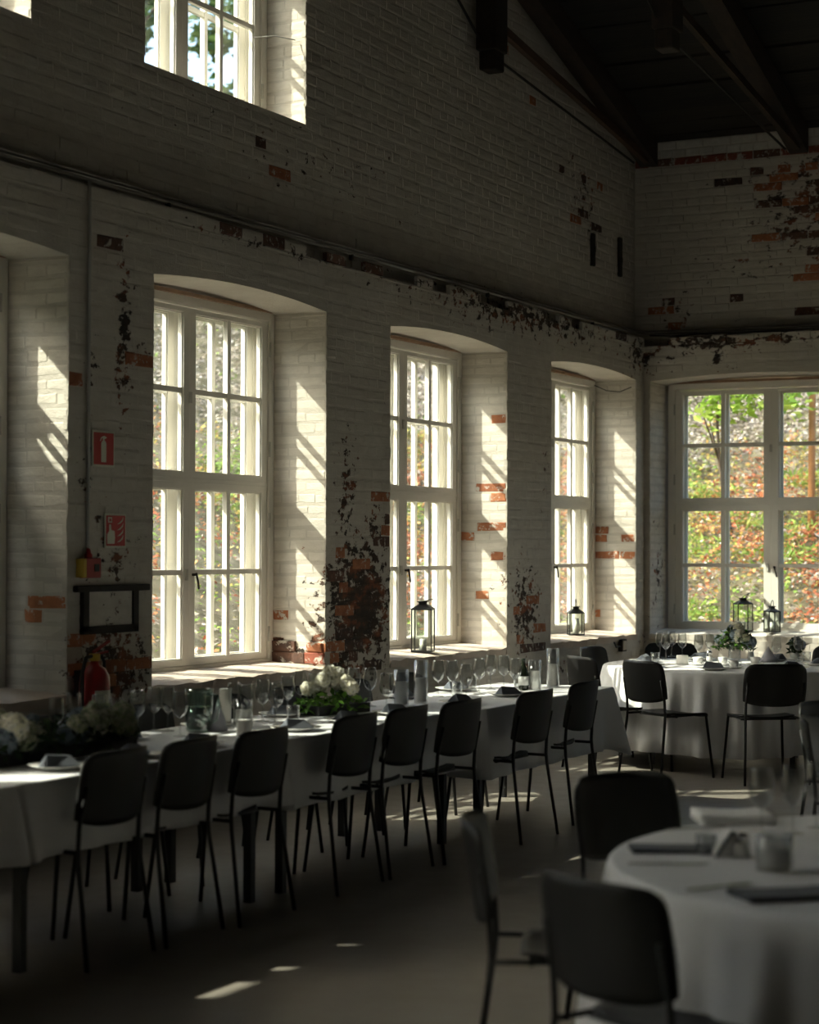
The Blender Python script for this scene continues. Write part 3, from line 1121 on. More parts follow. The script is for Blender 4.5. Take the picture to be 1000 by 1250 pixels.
# ------------------------------------------------------------------ pipes, irons, signs on the gable wall
def pipe(name, label, pts, r, mat='pipe', brk=None, group=None):
    o = MB().tube(pts, r, 10).build(name, M[mat])
    tag(o, label, 'pipe', group)
    for q in brk or []:
        MB().box(q[0] - .012, q[0] + .012, q[1] - .012, q[1] + .012, q[2] - .035, q[2] + 0.008).build('bracket', M['iron'], o)
    return o


zp = LEDGE + 0.03
pipe('ledge_pipe', 'long grey pipe running along the ledge of the gable wall', [(-0.03, 3.2, zp), (-0.03, 17.1, zp), (0.03, 17.26, zp), (0.2, 17.30, zp), (6.0, 17.30, zp)], 0.014, brk=[(-.03, 5.0 + 2.2 * k, zp - .01) for k in range(6)])
pipe('ledge_pipe', 'thin grey pipe above the long pipe on the ledge', [(-0.07, 3.2, zp + .035), (-0.07, 17.1, zp + .035), (0.0, 17.30, zp + .035), (0.2, 17.34, zp + .035), (6.0, 17.34, zp + .035)], 0.010)
pipe('ledge_cable', 'dark sagging cable along the ledge of the end wall', [(0.05, 17.24, zp - .01)] + [(0.05 + .5 * k, 17.235, zp - 0.02 - (.02 if k % 2 else 0)) for k in range(1, 12)], 0.007, 'black')
pipe('conduit', 'thin vertical grey conduit running down to the red alarm box', [(0.018, 8.585, 1.58), (0.018, 8.585, 3.4), (0.018, 8.583, 3.59)], 0.010, 'conduit', brk=[])
o = MB().tube([(-0.40, 16.98, 3.13), (-0.28, 16.985, 3.075), (-0.15, 16.985, 3.06), (-0.04, 16.99, 3.10)], 0.004, 6).build('loose_wire', M['black'])
tag(o, 'thin loose wire sagging under the arch of the corner window', 'wire')
o = MB().tube([(-0.45, 11.0, 4.98), (-0.34, 11.1, 5.0), (-0.24, 11.2, 4.985)], 0.004, 6).build('loose_wire', M['conduit'])
tag(o, 'thin pale wire sticking out beside the high window', 'wire')

for (y, z0, z1, lab) in ((16.325, 4.138, 4.432, 'black iron anchor bar in the gable wall beside the peeling patch'), (17.0, 4.127, 4.491, 'black iron anchor bar in the gable wall close to the room corner')):
    mb = MB().box(XU - 0.02, XU + 0.03, y - 0.035, y + 0.035, z0, z1)
    mb.box(XU - 0.02, XU + 0.04, y - 0.022, y + 0.022, z0 + 0.12, z0 + 0.18)
    o = bevel(mb.build('wall_anchor', M['iron']), 0.008)
    tag(o, lab, 'wall anchor', 'iron wall anchors')

# small junction box under the corner window
p = onx(757, 787, 0.0)
e = empty('junction_box', (0.006, p.y, p.z - .06)); tag(e, 'small dark junction box on the wall under the corner window', 'junction box')
bevel(MB().box(0, .04, -.06, .06, 0, .11).build('housing', M['iron'], e), .006)
MB().box(.039, .045, -.045, .045, .015, .095).build('cover', M['pipe'], e)
MB().tube([(.02, -.06, .05), (.02, -.16, .045), (.015, -.2, .09)], .008, 8).build('cable', M['black'], e)

# iron hatch frame
e = empty('hatch_frame', (0.012, 8.80, 1.16)); tag(e, 'rusty black iron hatch frame on the wall above the fire extinguisher', 'frame')
bevel(MB().box(-.02, .022, -.32, .355, .215, .25).build('top_bar', M['iron'], e), .006)
for y0 in (-.26, .20):
    MB().box(-.02, .016, y0, y0 + .05, 0.0, .215).build('side_bar', M['iron'], e)
MB().box(-.02, .016, -.26, .25, -.012, .03).build('bottom_bar', M['iron'], e)
MB().box(-.03, .004, -.21, .20, .03, .215).build('plaster_panel', M['reveal'], e)

# fire extinguisher sign and alarm sign
def wall_sign(name, label, y0, y1, z0, z1):
    e = empty(name, (0.014, (y0 + y1) / 2, z0)); tag(e, label, 'sign')
    w, h = (y1 - y0) / 2, z1 - z0
    MB().box(-.004, .002, -w, w, 0, h).build('plate', M['signwhite'], e)
    m = 0.011
    MB().box(.0015, .0032, -w + m, w - m, m, h - m).build('red_field', M['signred'], e)
    return e, w, h


def flat(poly, parent, name, mat, x0=0.003, x1=0.0046):
    return MB().prism(poly, 'x', x0, x1).build(name, M[mat], parent)


e, w, h = wall_sign('extinguisher_sign', 'red sign with a white fire extinguisher symbol', 8.624, 8.828, 2.052, 2.248)
body = [(-.024, .025), (.022, .025), (.022, .125), (.014, .138), (.005, .143), (.005, .150), (-.008, .150), (-.008, .143), (-.018, .136), (-.024, .125)]
flat(body, e, 'extinguisher_symbol', 'signwhite')
flat([(-.008, .150), (.008, .150), (.024, .158), (.022, .163), (.002, .168), (-.006, .166)], e, 'lever_symbol', 'signwhite')
flat([(-.006, .166), (-.024, .160), (-.036, .140), (-.031, .138), (-.020, .153), (-.006, .158)], e, 'hose_symbol', 'signwhite')
e, w, h = wall_sign('alarm_sign', 'red sign with a white hand and flames symbol', 8.742, 8.94, 1.612, 1.80)
hand = [(-.078, .022), (-.012, .022), (-.008, .06), (-.012, .092), (-.042, .098), (-.046, .128), (-.062, .128), (-.062, .092), (-.080, .075)]
flat(hand, e, 'hand_symbol', 'signwhite')
flat([(-.072, .137), (-.036, .137), (-.036, .168), (-.072, .168)], e, 'button_symbol', 'signwhite')
flat([(-.062, .145), (-.046, .145), (-.046, .160), (-.062, .160)], e, 'button_dot', 'signred', .0045, .0056)
for k in range(4):
    z = .030 + k * .033
    flat([(.012, z), (.040, z + .004), (.066, z + .020), (.070, z + .042), (.058, z + .026), (.040, z + .014)], e, 'flame_symbol', 'signwhite')

# alarm call box
e = empty('alarm_box', (0.0, 8.575, 1.45)); tag(e, 'small red alarm box with yellow side and black window under the conduit', 'alarm box')
bevel(MB().box(0, .055, -.05, .085, 0, .108).build('housing', M['red'], e), .006)
MB().box(.001, .056, -.072, -.05, .004, .104).build('yellow_panel', M['yellow'], e)
MB().box(.054, .058, .02, .062, .035, .075).build('black_window', M['black'], e)
MB().lathe([(.022, 0), (.022, .02), (.014, .03), (.010, .05), (0.0, .055)], 12, (.03, .0, .106)).build('cable_gland', M['red'], e)

# fire extinguisher
e = empty('fire_extinguisher', (0.115, 8.52, 0.46)); tag(e, 'red fire extinguisher hanging on the wall with black hose', 'extinguisher')
MB().lathe([(0.0, 0.0), (.075, 0.0), (.082, .012), (.082, .43), (.076, .48), (.055, .515), (.028, .53), (.022, .55), (.022, .575), (0, .575)], 28).build('cylinder', M['red'], e)
MB().lathe([(.024, .553), (.03, .556), (.03, .59), (0.0, .592)], 14).build('valve', M['yellow'], e)
hd = MB().bar((0, -.01, .60), (0.02, .10, .655), .02, .010).bar((0, -.01, .585), (.02, .085, .60), .02, .010).build('lever', M['red'], e)
MB().tube([(0, -.02, .58), (0, -.075, .572), (.0, -.108, .50), (0.0, -.11, .36), (0, -.10, .15)], .011, 8).build('hose', M['black'], e)
MB().tube([(0, .02, .58), (0, .06, .575), (.0, .085, .545), (0.0, .088, .50)], .009, 8).build('hose_clip', M['black'], e)
vs, fs = [], []
for k in range(9):
    a = math.radians(-62 + k * 15 + 10)
    for z in (.16, .40): vs.append((.0835 * math.cos(a), .0835 * math.sin(a), z))
for k in range(8): fs.append((2 * k, 2 * k + 2, 2 * k + 3, 2 * k + 1))
MB().add(vs, fs, True).build('label_plate', M['signwhite'], e)
MB().box(-.115, -.08, -.03, .03, .36, .50).build('wall_bracket', M['iron'], e)

# ------------------------------------------------------------------ chairs
def make_chair():
    e = empty('chair')
    # local: faces +y, back at -y
    for s in (-1, 1):
        MB().tube([(s * .232, -.265, 0.0), (s * .208, -.208, .40), (s * .206, -.203, .46), (s * .205, -.208, .55), (s * .202, -.238, .70)], .0095, 8).build('back_leg', M['chair_steel'], e)
        MB().tube([(s * .225, .225, 0.0), (s * .198, .178, .435), (s * .196, .165, .447), (s * .196, .14, .45)], .0095, 8).build('front_leg', M['chair_steel'], e)
        MB().tube([(s * .197, .155, .449), (s * .206, -.205, .446)], .0085, 8).build('seat_rail', M['chair_steel'], e)
    MB().tube([(-.198, .12, .443), (.198, .12, .443)], .008, 8).tube([(-.2, -.09, .440), (.2, -.09, .440)], .008, 8).build('cross_bar', M['chair_steel'], e)
    # seat: dished plywood with rounded corners
    nu, nv = 14, 12
    def seat_pt(u, v, dz):
        hw = .212 + .012 * (v)
        x = hw * u
        y = -.125 + .345 * (v + 1) / 2
        r = (abs(u) ** 5 + abs(v) ** 5) ** (1 / 5.0)
        k = max(abs(u), abs(v)) / r if r > 1e-6 else 1
        x *= k
        y = .052 + (y - .052) * k
        z = .462 - .012 * (1 - u * u) + (-.018 * max(0, v - .5) ** 2 * 4) + .006 * max(0, -v)
        return (x, y, z + dz)
    vs, fs = [], []
    for dz in (0, -.012):
        for j in range(nv + 1):
            for i in range(nu + 1):
                vs.append(seat_pt(-1 + 2 * i / nu, -1 + 2 * j / nv, dz))
    K = (nu + 1) * (nv + 1)
    def grid(b, flip):
        for j in range(nv):
            for i in range(nu):
                a = b + j * (nu + 1) + i
                q = (a, a + 1, a + nu + 2, a + nu + 1)
                fs.append(q[::-1] if flip else q)
    grid(0, False); grid(K, True)
    edge = [i for i in range(nu + 1)] + [j * (nu + 1) + nu for j in range(1, nv + 1)] + [nv * (nu + 1) + i for i in range(nu - 1, -1, -1)] + [j * (nu + 1) for j in range(nv - 1, 0, -1)]
    for a, b in zip(edge, edge[1:] + edge[:1]): fs.append((a, b, K + b, K + a))
    MB().add(vs, fs, True).build('seat', M['chair_wood'], e)
    # backrest: wide curved shell, rounded below
    vs, fs = [], []
    nu, nv = 16, 12
    def back_pt(u, v, d):
        # u -1..1 across, v 0 bottom .. 1 top
        hw = .222 + .010 * math.sin(v * math.pi * .9) - .010 * v
        z = .548 + .280 * v
        x = hw * u
        if v > .5:
            c = (v - .5) / .5
            x *= 1 - .07 * (abs(u) ** 6) * c ** 8
        z += .004 * (1 - u * u) * v
        low = (1 - v)
        z += .024 * (abs(u) ** 4.5) * low ** 1.5 - .012 * low * (1 - u * u)
        if v > .8: z -= .018 * (abs(u) ** 10) * (v - .8) / .2
        y = -.222 - .050 * (z - .53) / .30 + .036 * u * u - .02 * (1 - u * u)
        return (x, y - d, z)
    for d in (0, .011):
        for j in range(nv + 1):
            for i in range(nu + 1):
                vs.append(back_pt(-1 + 2 * i / nu, j / nv, d))
    K = (nu + 1) * (nv + 1)
    grid(0, True); grid(K, False)
    edge = [i for i in range(nu + 1)] + [j * (nu + 1) + nu for j in range(1, nv + 1)] + [nv * (nu + 1) + i for i in range(nu - 1, -1, -1)] + [j * (nu + 1) for j in range(nv - 1, 0, -1)]
    for a, b in zip(edge, edge[1:] + edge[:1]): fs.append((a, b, K + b, K + a))
    MB().add(vs, fs, True).build('backrest', M['chair_wood'], e)
    return e


chair_proto = make_chair()
_first = [True]


def chair(label, group, back, face):
    """back = floor point midway between the back feet, face = direction it faces"""
    f = Vector((face[0], face[1], 0)).normalized()
    if _first[0]: o = chair_proto; _first[0] = False
    else: o = copy_tree(chair_proto)
    o.location = (back[0] + f.x * .265, back[1] + f.y * .265, 0)
    o.rotation_euler = (0, 0, math.atan2(-f.x, f.y))
    tag(o, label, 'chair', group)
    return o


ords = ['first', 'second', 'third', 'fourth', 'fifth', 'sixth', 'seventh', 'eighth', 'ninth']
row = [(1.80, 5.24), (1.84, 6.34), (1.85, 6.85), (1.89, 7.36), (1.89, 8.21), (1.90, 8.73), (1.95, 9.25), (2.02, 10.06), (1.98, 10.88)]
for i, (x, y) in enumerate(row):
    q = len(row) - 1 - i
    lab = 'black chair facing the windows, %s along the long table from the back round table' % (ords[q] if q else 'first')
    chair(lab, 'chairs on the open side of the long table', (x, y), (-1, random.uniform(-.05, .05) + (.03 if i == 7 else 0)))
row2 = [6.05, 6.75, 7.42, 8.12, 8.85, 9.55, 10.25, 10.95]
for i, y in enumerate(row2):
    q = len(row2) - 1 - i
    chair('black chair backing onto the windows, %s along the long table from the round table' % (ords[q] if q else 'first'), 'chairs on the window side of the long table', (.70, y), (1, random.uniform(-.04, .04)))
TB = Vector((1.70, 14.42, 0))
RB = 0.93


def at_table(label, group, back, c):
    chair(label, group, back, (c[0] - back[0], c[1] - back[1]))


for lab, b, fc in (('black chair at the back round table with sunlit tablecloth beneath it', (1.51, 13.02), (.50, .86)),
                   ('black chair tucked square to the hanging front of the back round tablecloth', (2.48, 13.10), (-.60, .80)),
                   ('black chair at the back round table beside the end of the long table', (.93, 13.31), (.62, .78)),
                   ('black chair at the back round table next to the gable wall under the corner window', (.51, 14.60), (1, -.1)),
                   ('black chair between the back round table and the corner of the room', (.84, 15.56), (.55, -.8)),
                   ('black chair between the back round table and the lanterns of the wide window', (2.22, 15.74), (-.25, -1))):
    chair(lab, 'chairs around the back round table', b, fc)
TF = Vector((5.25, 5.68, 0))
RF = 1.04
for lab, b, fc in (('black chair at the front round table across from the back round table', (3.86, 6.47), (.86, -.51)),
                   ('black chair at the front round table turned with its back to the doorway side', (4.58, 4.40), (.44, .90)),
                   ('black chair standing sideways at the front round table, facing along the hall', (3.87, 5.24), (.92, .38))):
    chair(lab, 'chairs around the front round table', b, fc)
for lab, b, fc in (('black chair at the middle round table, the one toward the back wall', (3.60, 9.98), (1, -.25)),
                   ('black chair at the middle round table, the one toward the front round table', (3.80, 9.12), (1, .12))):
    chair(lab, 'chairs around the middle round table', b, fc)

# ------------------------------------------------------------------ tables and cloths
TZ = 0.725


def trestle(label, x0, x1, y0, y1):
    e = empty('banquet_table', ((x0 + x1) / 2, (y0 + y1) / 2, 0)); tag(e, label, 'table', 'long row of banquet tables')
    hx, hy = (x1 - x0) / 2 - .01, (y1 - y0) / 2 - .01
    bevel(MB().box(-hx, hx, -hy, hy, TZ - .03, TZ).build('table_top', M['table_top'], e), .004)
    for sx in (-1, 1):
        for sy in (-1, 1):
            MB().box(sx * (hx - .08) - .02, sx * (hx - .08) + .02, sy * (hy - .12) - .02, sy * (hy - .12) + .02, 0, TZ - .03).build('leg', M['chair_steel'], e)
    for sy in (-1, 1):
        MB().box(-hx + .08, hx - .08, sy * (hy - .12) - .015, sy * (hy - .12) + .015, TZ - .1, TZ - .03).build('rail', M['chair_steel'], e)


def rect_cloth(label, x0, x1, y0, y1, drop, seed, corner_drop=.06, ends=(1, 1)):
    r = random.Random(seed)
    hx, hy = (x1 - x0) / 2, (y1 - y0) / 2
    cr = .012
    pts = []            # (x,y,nx,ny,cornerness)
    def side(ax, ay, bx, by, nx_, ny_, n):
        for i in range(n):
            t = i / n
            L = math.hypot(bx - ax, by - ay)
            d = min(t, 1 - t) * L
            pts.append((ax + (bx - ax) * t, ay + (by - ay) * t, nx_, ny_, max(0, 1 - d / .22)))
    def corner(cx, cy, a0):
        for k in range(5):
            a = a0 + math.pi / 2 * k / 4
            pts.append((cx + cr * math.cos(a), cy + cr * math.sin(a), math.cos(a), math.sin(a), 1.0))
    n1, n2 = int(hy * 2 / .03), int(hx * 2 / .03)
    side(hx, -hy + cr, hx, hy - cr, 1, 0, n1); corner(hx - cr, hy - cr, 0)
    side(hx - cr, hy, -hx + cr, hy, 0, 1, n2); corner(-hx + cr, hy - cr, math.pi / 2)
    side(-hx, hy - cr, -hx, -hy + cr, -1, 0, n1); corner(-hx + cr, -hy + cr, math.pi)
    side(-hx + cr, -hy, hx - cr, -hy, 0, -1, n2); corner(hx - cr, -hy + cr, 1.5 * math.pi)
    n = len(pts)
    rows = [(-.004, 0.0), (.004, .004), (.008, .02), (.010, .10), (.012, .25), (.014, .45), (.016, .65), (.018, .85), (.019, 1.0)]
    vs, fs = [], []
    ph = [r.uniform(0, 6.28) for _ in range(4)]
    s = 0.0
    px_, py_ = pts[0][0], pts[0][1]
    for (o, v) in rows:
        s = 0.0
        for i, (x, y, nx_, ny_, c) in enumerate(pts):
            if i: s += math.hypot(x - pts[i - 1][0], y - pts[i - 1][1])
            end = ends[1] if ny_ > .5 else ends[0] if ny_ < -.5 else 1
            wv = (.014 * math.sin(s * 9.0 + ph[0]) + .010 * math.sin(s * 17.3 + ph[1]) + .006 * math.sin(s * 31 + ph[2])) * v
            free = ends[1] if y > 0 else ends[0]
            if not free: c = c * .35
            fl = .10 * c ** 1.5 * v
            if abs(ny_) > .3 and not end: wv, fl, cd = 0, 0, 0
            dz = drop * v * (1 + 0) + corner_drop * c ** 2 * v
            off = o + (wv + fl + .015 * v if (end or abs(ny_) < .3) else 0)
            vs.append((x + nx_ * off, y + ny_ * off, TZ + .006 - dz))
    for j in range(len(rows) - 1):
        for i in range(n):
            k = (i + 1) % n
            fs.append((j * n + i, j * n + k, (j + 1) * n + k, (j + 1) * n + i))
    mb = MB().add(vs, fs, True)
    mb.f.append(tuple(range(n))); mb.s.append(False)
    o = mb.build('tablecloth', M['cloth'], None, ((x0 + x1) / 2, (y0 + y1) / 2, 0))
    tag(o, label, 'tablecloth', 'white cloths on the long table')
    md = o.modifiers.new('thickness', 'SOLIDIFY'); md.thickness = .0015; md.offset = -1
    return o


LX0, LX1 = 0.90, 1.70
cuts = [3.95, 5.86, 7.80, 9.80, 11.80]
nm = ['fourth', 'third', 'second', 'first']
DX = [0, 0, 0.0, 0.085]
for i in range(4):
    w_ = 'banquet table under white cloth, %s of the long row from the back wall' % nm[i]
    trestle(w_, LX0 + DX[i], LX1 + DX[i], cuts[i] + .01, cuts[i + 1] - .01)
    rect_cloth('white cloth on the %s banquet table of the long row from the back wall' % nm[i], LX0 + DX[i], LX1 + DX[i], cuts[i] + .006, cuts[i + 1] - .006,
               [.29, .29, .32, .38][i], 40 + i, [.03, .02, .02, .05][i], (0, 1 if i == 3 else 0) if i else (1, 0))


def round_table(c, R, tl, cl, drop, seed, nf=22):
    r = random.Random(seed)
    e = empty('round_table', (c[0], c[1], 0)); tag(e, tl, 'table', 'round banquet tables')
    MB().lathe([(0, TZ - .03), (R - .012, TZ - .03), (R - .012, TZ), (0, TZ)], 48).build('table_top', M['table_top'], e)
    for k in range(4):
        a = math.pi / 4 + k * math.pi / 2 + r.uniform(0, .4)
        x, y = (R - .30) * math.cos(a), (R - .30) * math.sin(a)
        MB().box(x - .02, x + .02, y - .02, y + .02, 0, TZ - .03).build('leg', M['chair_steel'], e)
    n = 240
    ph = [r.uniform(0, 6.28) for _ in range(5)]
    amp = [r.uniform(.5, 1.0) for _ in range(nf)]
    rows = [(-.05, 0), (-.006, .0), (.004, .006), (.010, .025), (.014, .08), (.018, .18), (.024, .32), (.030, .48), (.036, .64), (.042, .82), (.046, 1.0)]
    vs, fs = [], []
    for (o, v) in rows:
        for i in range(n):
            a = 2 * math.pi * i / n
            k = .5 + .5 * math.sin(nf * a + 1.6 * math.sin(3 * a + ph[0]) + .8 * math.sin(7 * a + ph[1]))
            k = k ** 1.5
            fold = (.060 * k + .014 * math.sin(2.3 * nf * a + ph[2])) * min(1, v * 1.25) ** .8
            rr = R + o + fold
            dz = drop * v + .012 * math.sin(5 * a + ph[3]) * v
            vs.append((rr * math.cos(a), rr * math.sin(a), TZ + .006 - dz))
    for j in range(len(rows) - 1):
        for i in range(n):
            k = (i + 1) % n
            fs.append((j * n + i, j * n + k, (j + 1) * n + k, (j + 1) * n + i))
    mb = MB().add(vs, fs, True)
    mb.f.append(tuple(range(n))); mb.s.append(False)
    o = mb.build('round_tablecloth', M['cloth'], None, (c[0], c[1], 0))
    tag(o, cl, 'tablecloth', 'white cloths on the round tables')
    md = o.modifiers.new('thickness', 'SOLIDIFY'); md.thickness = .0015; md.offset = -1


round_table(TB, RB, 'round table near the corner of the room under a white cloth', 'white floor-length cloth on the round table near the room corner', .60, 71)
round_table(TF, RF, 'round table at the front of the hall under a white cloth', 'white floor-length cloth on the front round table', .60, 72)
round_table(Vector((4.98, 9.45, 0)), 1.0, 'round table between the front and back round tables', 'white floor-length cloth on the middle round table', .60, 73)
TOP = TZ + .0075

# ------------------------------------------------------------------ tableware
WG = MB().lathe([(.033, 0), (.033, .002), (.012, .006), (.0045, .014), (.004, .075), (.006, .084), (.018, .092), (.031, .108), (.037, .130), (.036, .158), (.031, .198), (.0305, .205)], 20)
WGM = WG.mesh('bowl', M['glass'])
WGS = MB().lathe([(0, 0), (.034, 0), (.034, .0025), (.012, .006), (.0045, .014), (.0042, .078), (.007, .085), (0, .088)], 16).mesh('stem', M['glass'])
WGB = MB().lathe([(.006, .084), (.018, .092), (.031, .108), (.037, .130), (.036, .158), (.031, .198), (.0302, .205), (.0295, .205), (.0303, .198), (.0352, .158), (.0362, .130), (.0303, .109), (.017, .0935), (0, .0865)], 20).mesh('bowl', M['glass'])


def wine_glass(label, group, x, y, s=1.0):
    e = empty('wine_glass', (x, y, TOP)); tag(e, label, 'wine glass', group)
    e.scale = (s, s, s)
    link('stem', WGS, e); link('bowl', WGB, e)


GC = {}


def gl(px, py, h, label, group):
    """glass whose rim centre is at that height above the table"""
    p = onz(px, py, TOP + h)
    GC[label] = GC.get(label, -1) + 1
    label = label % ords[GC[label]]
    wine_glass(label, group, p.x, p.y, h / .205)


G1 = 'glasses on the long table'
for px, py in ((69, 852), (90, 846), (121, 848), (142, 852)):
    gl(px, py, .205, 'wine glass behind the dark hydrangea arrangement, %s counted toward the water jug', G1 + ' by the dark arrangement')
for px, py in ((168, 843), (188, 839), (205, 839), (220, 844)):
    gl(px, py, .21, 'wine glass between dark hydrangeas and water jug, %s counted toward the jug', G1 + ' by the jug')
for px, py in ((286, 833), (300, 835), (321, 829), (337, 833), (351, 825), (367, 820), (384, 822)):
    gl(px, py, .215, 'wine glass between water jug and white roses, %s counted from the jug', G1 + ' by the candles')
for px, py in ((432, 815), (452, 815), (472, 822)):
    gl(px, py, .215, 'wine glass beside the white roses, %s counted toward the candle cylinders', G1 + ' by the roses')
for px, py in ((535, 806), (552, 806), (569, 811)):
    gl(px, py, .215, 'wine glass past the rose-side candle cylinders, %s counted from those cylinders', G1 + ' mid table')
for px, py in ((585, 804), (599, 799.5), (615, 800), (629, 803.6)):
    gl(px, py, .215, 'wine glass before the dark bottle, %s counted toward the bottle', G1 + ' by the bottle')
for px, py in ((806, 772), (813, 774), (820, 771), (833, 773)):
    gl(px, py, .205, 'wine glass in the corner-side cluster of the back round table, %s toward the flowers', 'glasses on the back round table')
for px, py in ((853, 775), (867, 774), (948, 778), (975, 776)):
    gl(px, py, .205, 'wine glass around the flowers of the back round table, %s from the corner', 'glasses by the flowers of the back round table')
for px, py in ((930, 938), (968, 935), (997, 930), (1040, 940)):
    gl(px, py, .21, 'wine glass beyond the candle jar of the front round table, %s from the white napkin', 'glasses on the front round table')

TUM = MB().lathe([(0, .0), (.030, 0), (.034, .08), (.0325, .08), (.0285, .006), (0, .005)], 18).mesh('tumbler', M['glass'])


def tumbler(label, group, x, y, s=1.0, sz=None):
    o = link('tumbler', TUM, None, (x, y, TOP), (0, 0, 0), (s, s, sz or s)); tag(o, label, 'tumbler', group)


for px, py, lab in ((576, 843, 'short tumbler on the long table past the candle cylinders'), (633, 838, 'square-looking tumbler beside the dark bottle'), (358, 880, 'short tumbler of water beside the white rose arrangement'),
                    (558, 849, 'short tumbler before a folded slate napkin on the long table'), (800, 809, 'short tumbler at the corner side of the back round table'), (985, 808, 'low tumbler by the lantern side of the back round table')):
    p = onz(px, py, TOP)
    tumbler(lab, 'tumblers', p.x, p.y)

CYL = {}


def candle_cylinder(label, px, py, h, r, ch, cr=None):
    p = onz(px, py, TOP)
    e = empty('candle_cylinder', (p.x, p.y, TOP)); tag(e, label, 'candle holder', 'glass candle cylinders')
    MB().lathe([(0, 0), (r, 0), (r, h), (r - .002, h), (r - .002, .006), (0, .006)], 22).build('cylinder', M['glass'], e)
    cr = cr or r * .80
    MB().lathe([(0, .007), (cr, .007), (cr, ch), (cr * .9, ch + .003), (cr * .4, ch - .002), (0, ch - .002)], 20).build('candle', M['wax'], e)
    MB().tube([(0, 0, ch - .004), (0, .001, ch + .008)], .0012, 5).build('wick', M['black'], e)


candle_cylinder('glass cylinder with a shaded white candle right beside the rose arrangement', 490, 861, .20, .042, .13)
candle_cylinder('tall glass cylinder with a white candle past the rose arrangement', 514, 858, .245, .040, .14)
candle_cylinder('shorter glass cylinder with a white candle at the end of the long table', 653, 842, .185, .040, .115)
candle_cylinder('tallest glass cylinder with a white candle at the end of the long table', 675, 838, .245, .040, .14)
candle_cylinder('glass cylinder with a wide white candle beside the lilac napkin cone', 297, 888, .14, .048, .085)


def block_candle(label, px, py, r, h):
    p = onz(px, py, TOP)
    e = empty('pillar_candle', (p.x, p.y, TOP)); tag(e, label, 'candle', 'pillar candles')
    MB().lathe([(0, 0), (r, 0), (r, h - .004), (r * .93, h), (r * .4, h - .004), (0, h - .004)], 20).build('wax', M['wax'], e)
    MB().tube([(0, 0, h - .006), (0, .001, h + .007)], .0012, 5).build('wick', M['black'], e)


block_candle('white pillar candle standing between the lilac cone and the glasses', 275, 886, .030, .185)
block_candle('short white pillar candle near the slate napkins by the jug', 298, 898, .036, .075)
block_candle('white pillar candle on the back round table near the corner glasses', 833, 811, .045, .07)

# water jug
p = onz(243, 893, TOP)
e = empty('water_jug', (p.x, p.y, TOP)); tag(e, 'wide pale green glass water jug on the long table', 'jug')
MB().lathe([(0, 0), (.055, 0), (.062, .01), (.070, .12), (.068, .19), (.072, .205), (.070, .205), (.066, .19), (.067, .12), (.059, .014), (0, .012)], 26).build('body', M['greenglass'], e)
MB().lathe([(0, .014), (.0585, .014), (.0655, .12), (0, .12)], 26).build('water', M['greenglass'], e)
MB().tube([(.066, 0, .18), (.105, 0, .175), (.118, 0, .12), (.100, 0, .06), (.064, 0, .04)], .007, 8).build('handle', M['greenglass'], e)


def cone_napkin(name, label, px, py, r, h, mat, group):
    p = onz(px, py, TOP)
    mb = MB()
    n = 14
    vs = [(0, 0, h)]
    for j, (f, z) in enumerate(((.35, h * .62), (.72, h * .30), (1.0, 0.002))):
        for k in range(n):
            a = 2 * math.pi * k / n
            rr = r * f * (1 + .10 * math.sin(3 * a + j) + (.05 if k % 2 else -.05))
            vs.append((rr * math.cos(a), rr * math.sin(a), z))
    fs = [(0, 1 + k, 1 + (k + 1) % n) for k in range(n)]
    for j in range(2):
        for k in range(n):
            k2 = (k + 1) % n
            fs.append((1 + j * n + k, 1 + (j + 1) * n + k, 1 + (j + 1) * n + k2, 1 + j * n + k2))
    fs.append(tuple(1 + 2 * n + k for k in range(n)))
    o = mb.add(vs, fs, True).build(name, M[mat], None, (p.x, p.y, TOP))
    tag(o, label, 'napkin', group)


cone_napkin('napkin_cone', 'lilac-grey napkin folded into a tall cone beside the water jug', 266, 892, .046, .165, 'napkin_l', 'napkin cones')
cone_napkin('napkin_cone', 'grey napkin folded into a pointed cone on the back round table', 938, 808, .075, .125, 'napkin_l', 'napkin cones')

PLATE = MB().lathe([(0, .0), (.06, 0), (.075, .006), (.122, .018), (.124, .020), (.075, .010), (0, .006)], 28).mesh('plate', M['ceramic'])


def setting(label_p, label_n, x, y, a, i):
    """plate with a folded slate napkin"""
    o = link('dinner_plate', PLATE, None, (x, y, TOP), (0, 0, 0)); tag(o, label_p, 'plate', 'dinner plates')
    n_ = MB()
    w, d, hh = .085, .05, .055
    vs = [(-w, -d, 0), (w, -d, 0), (w * .8, d, 0), (-w * .8, d, 0), (-w * .72, -d * .2, hh), (w * .60, -d * .1, hh * .8), (w * .5, d * .5, hh * .55), (-w * .55, d * .45, hh * .7)]
    n_.add(vs, [(3, 2, 1, 0), (4, 5, 6, 7), (0, 1, 5, 4), (1, 2, 6, 5), (2, 3, 7, 6), (3, 0, 4, 7)], False)
    q = bevel(n_.build('folded_napkin', M['napkin'], None, (x, y, TOP + .011), (0, 0, a)), .006)
    tag(q, label_n, 'napkin', 'folded slate napkins')


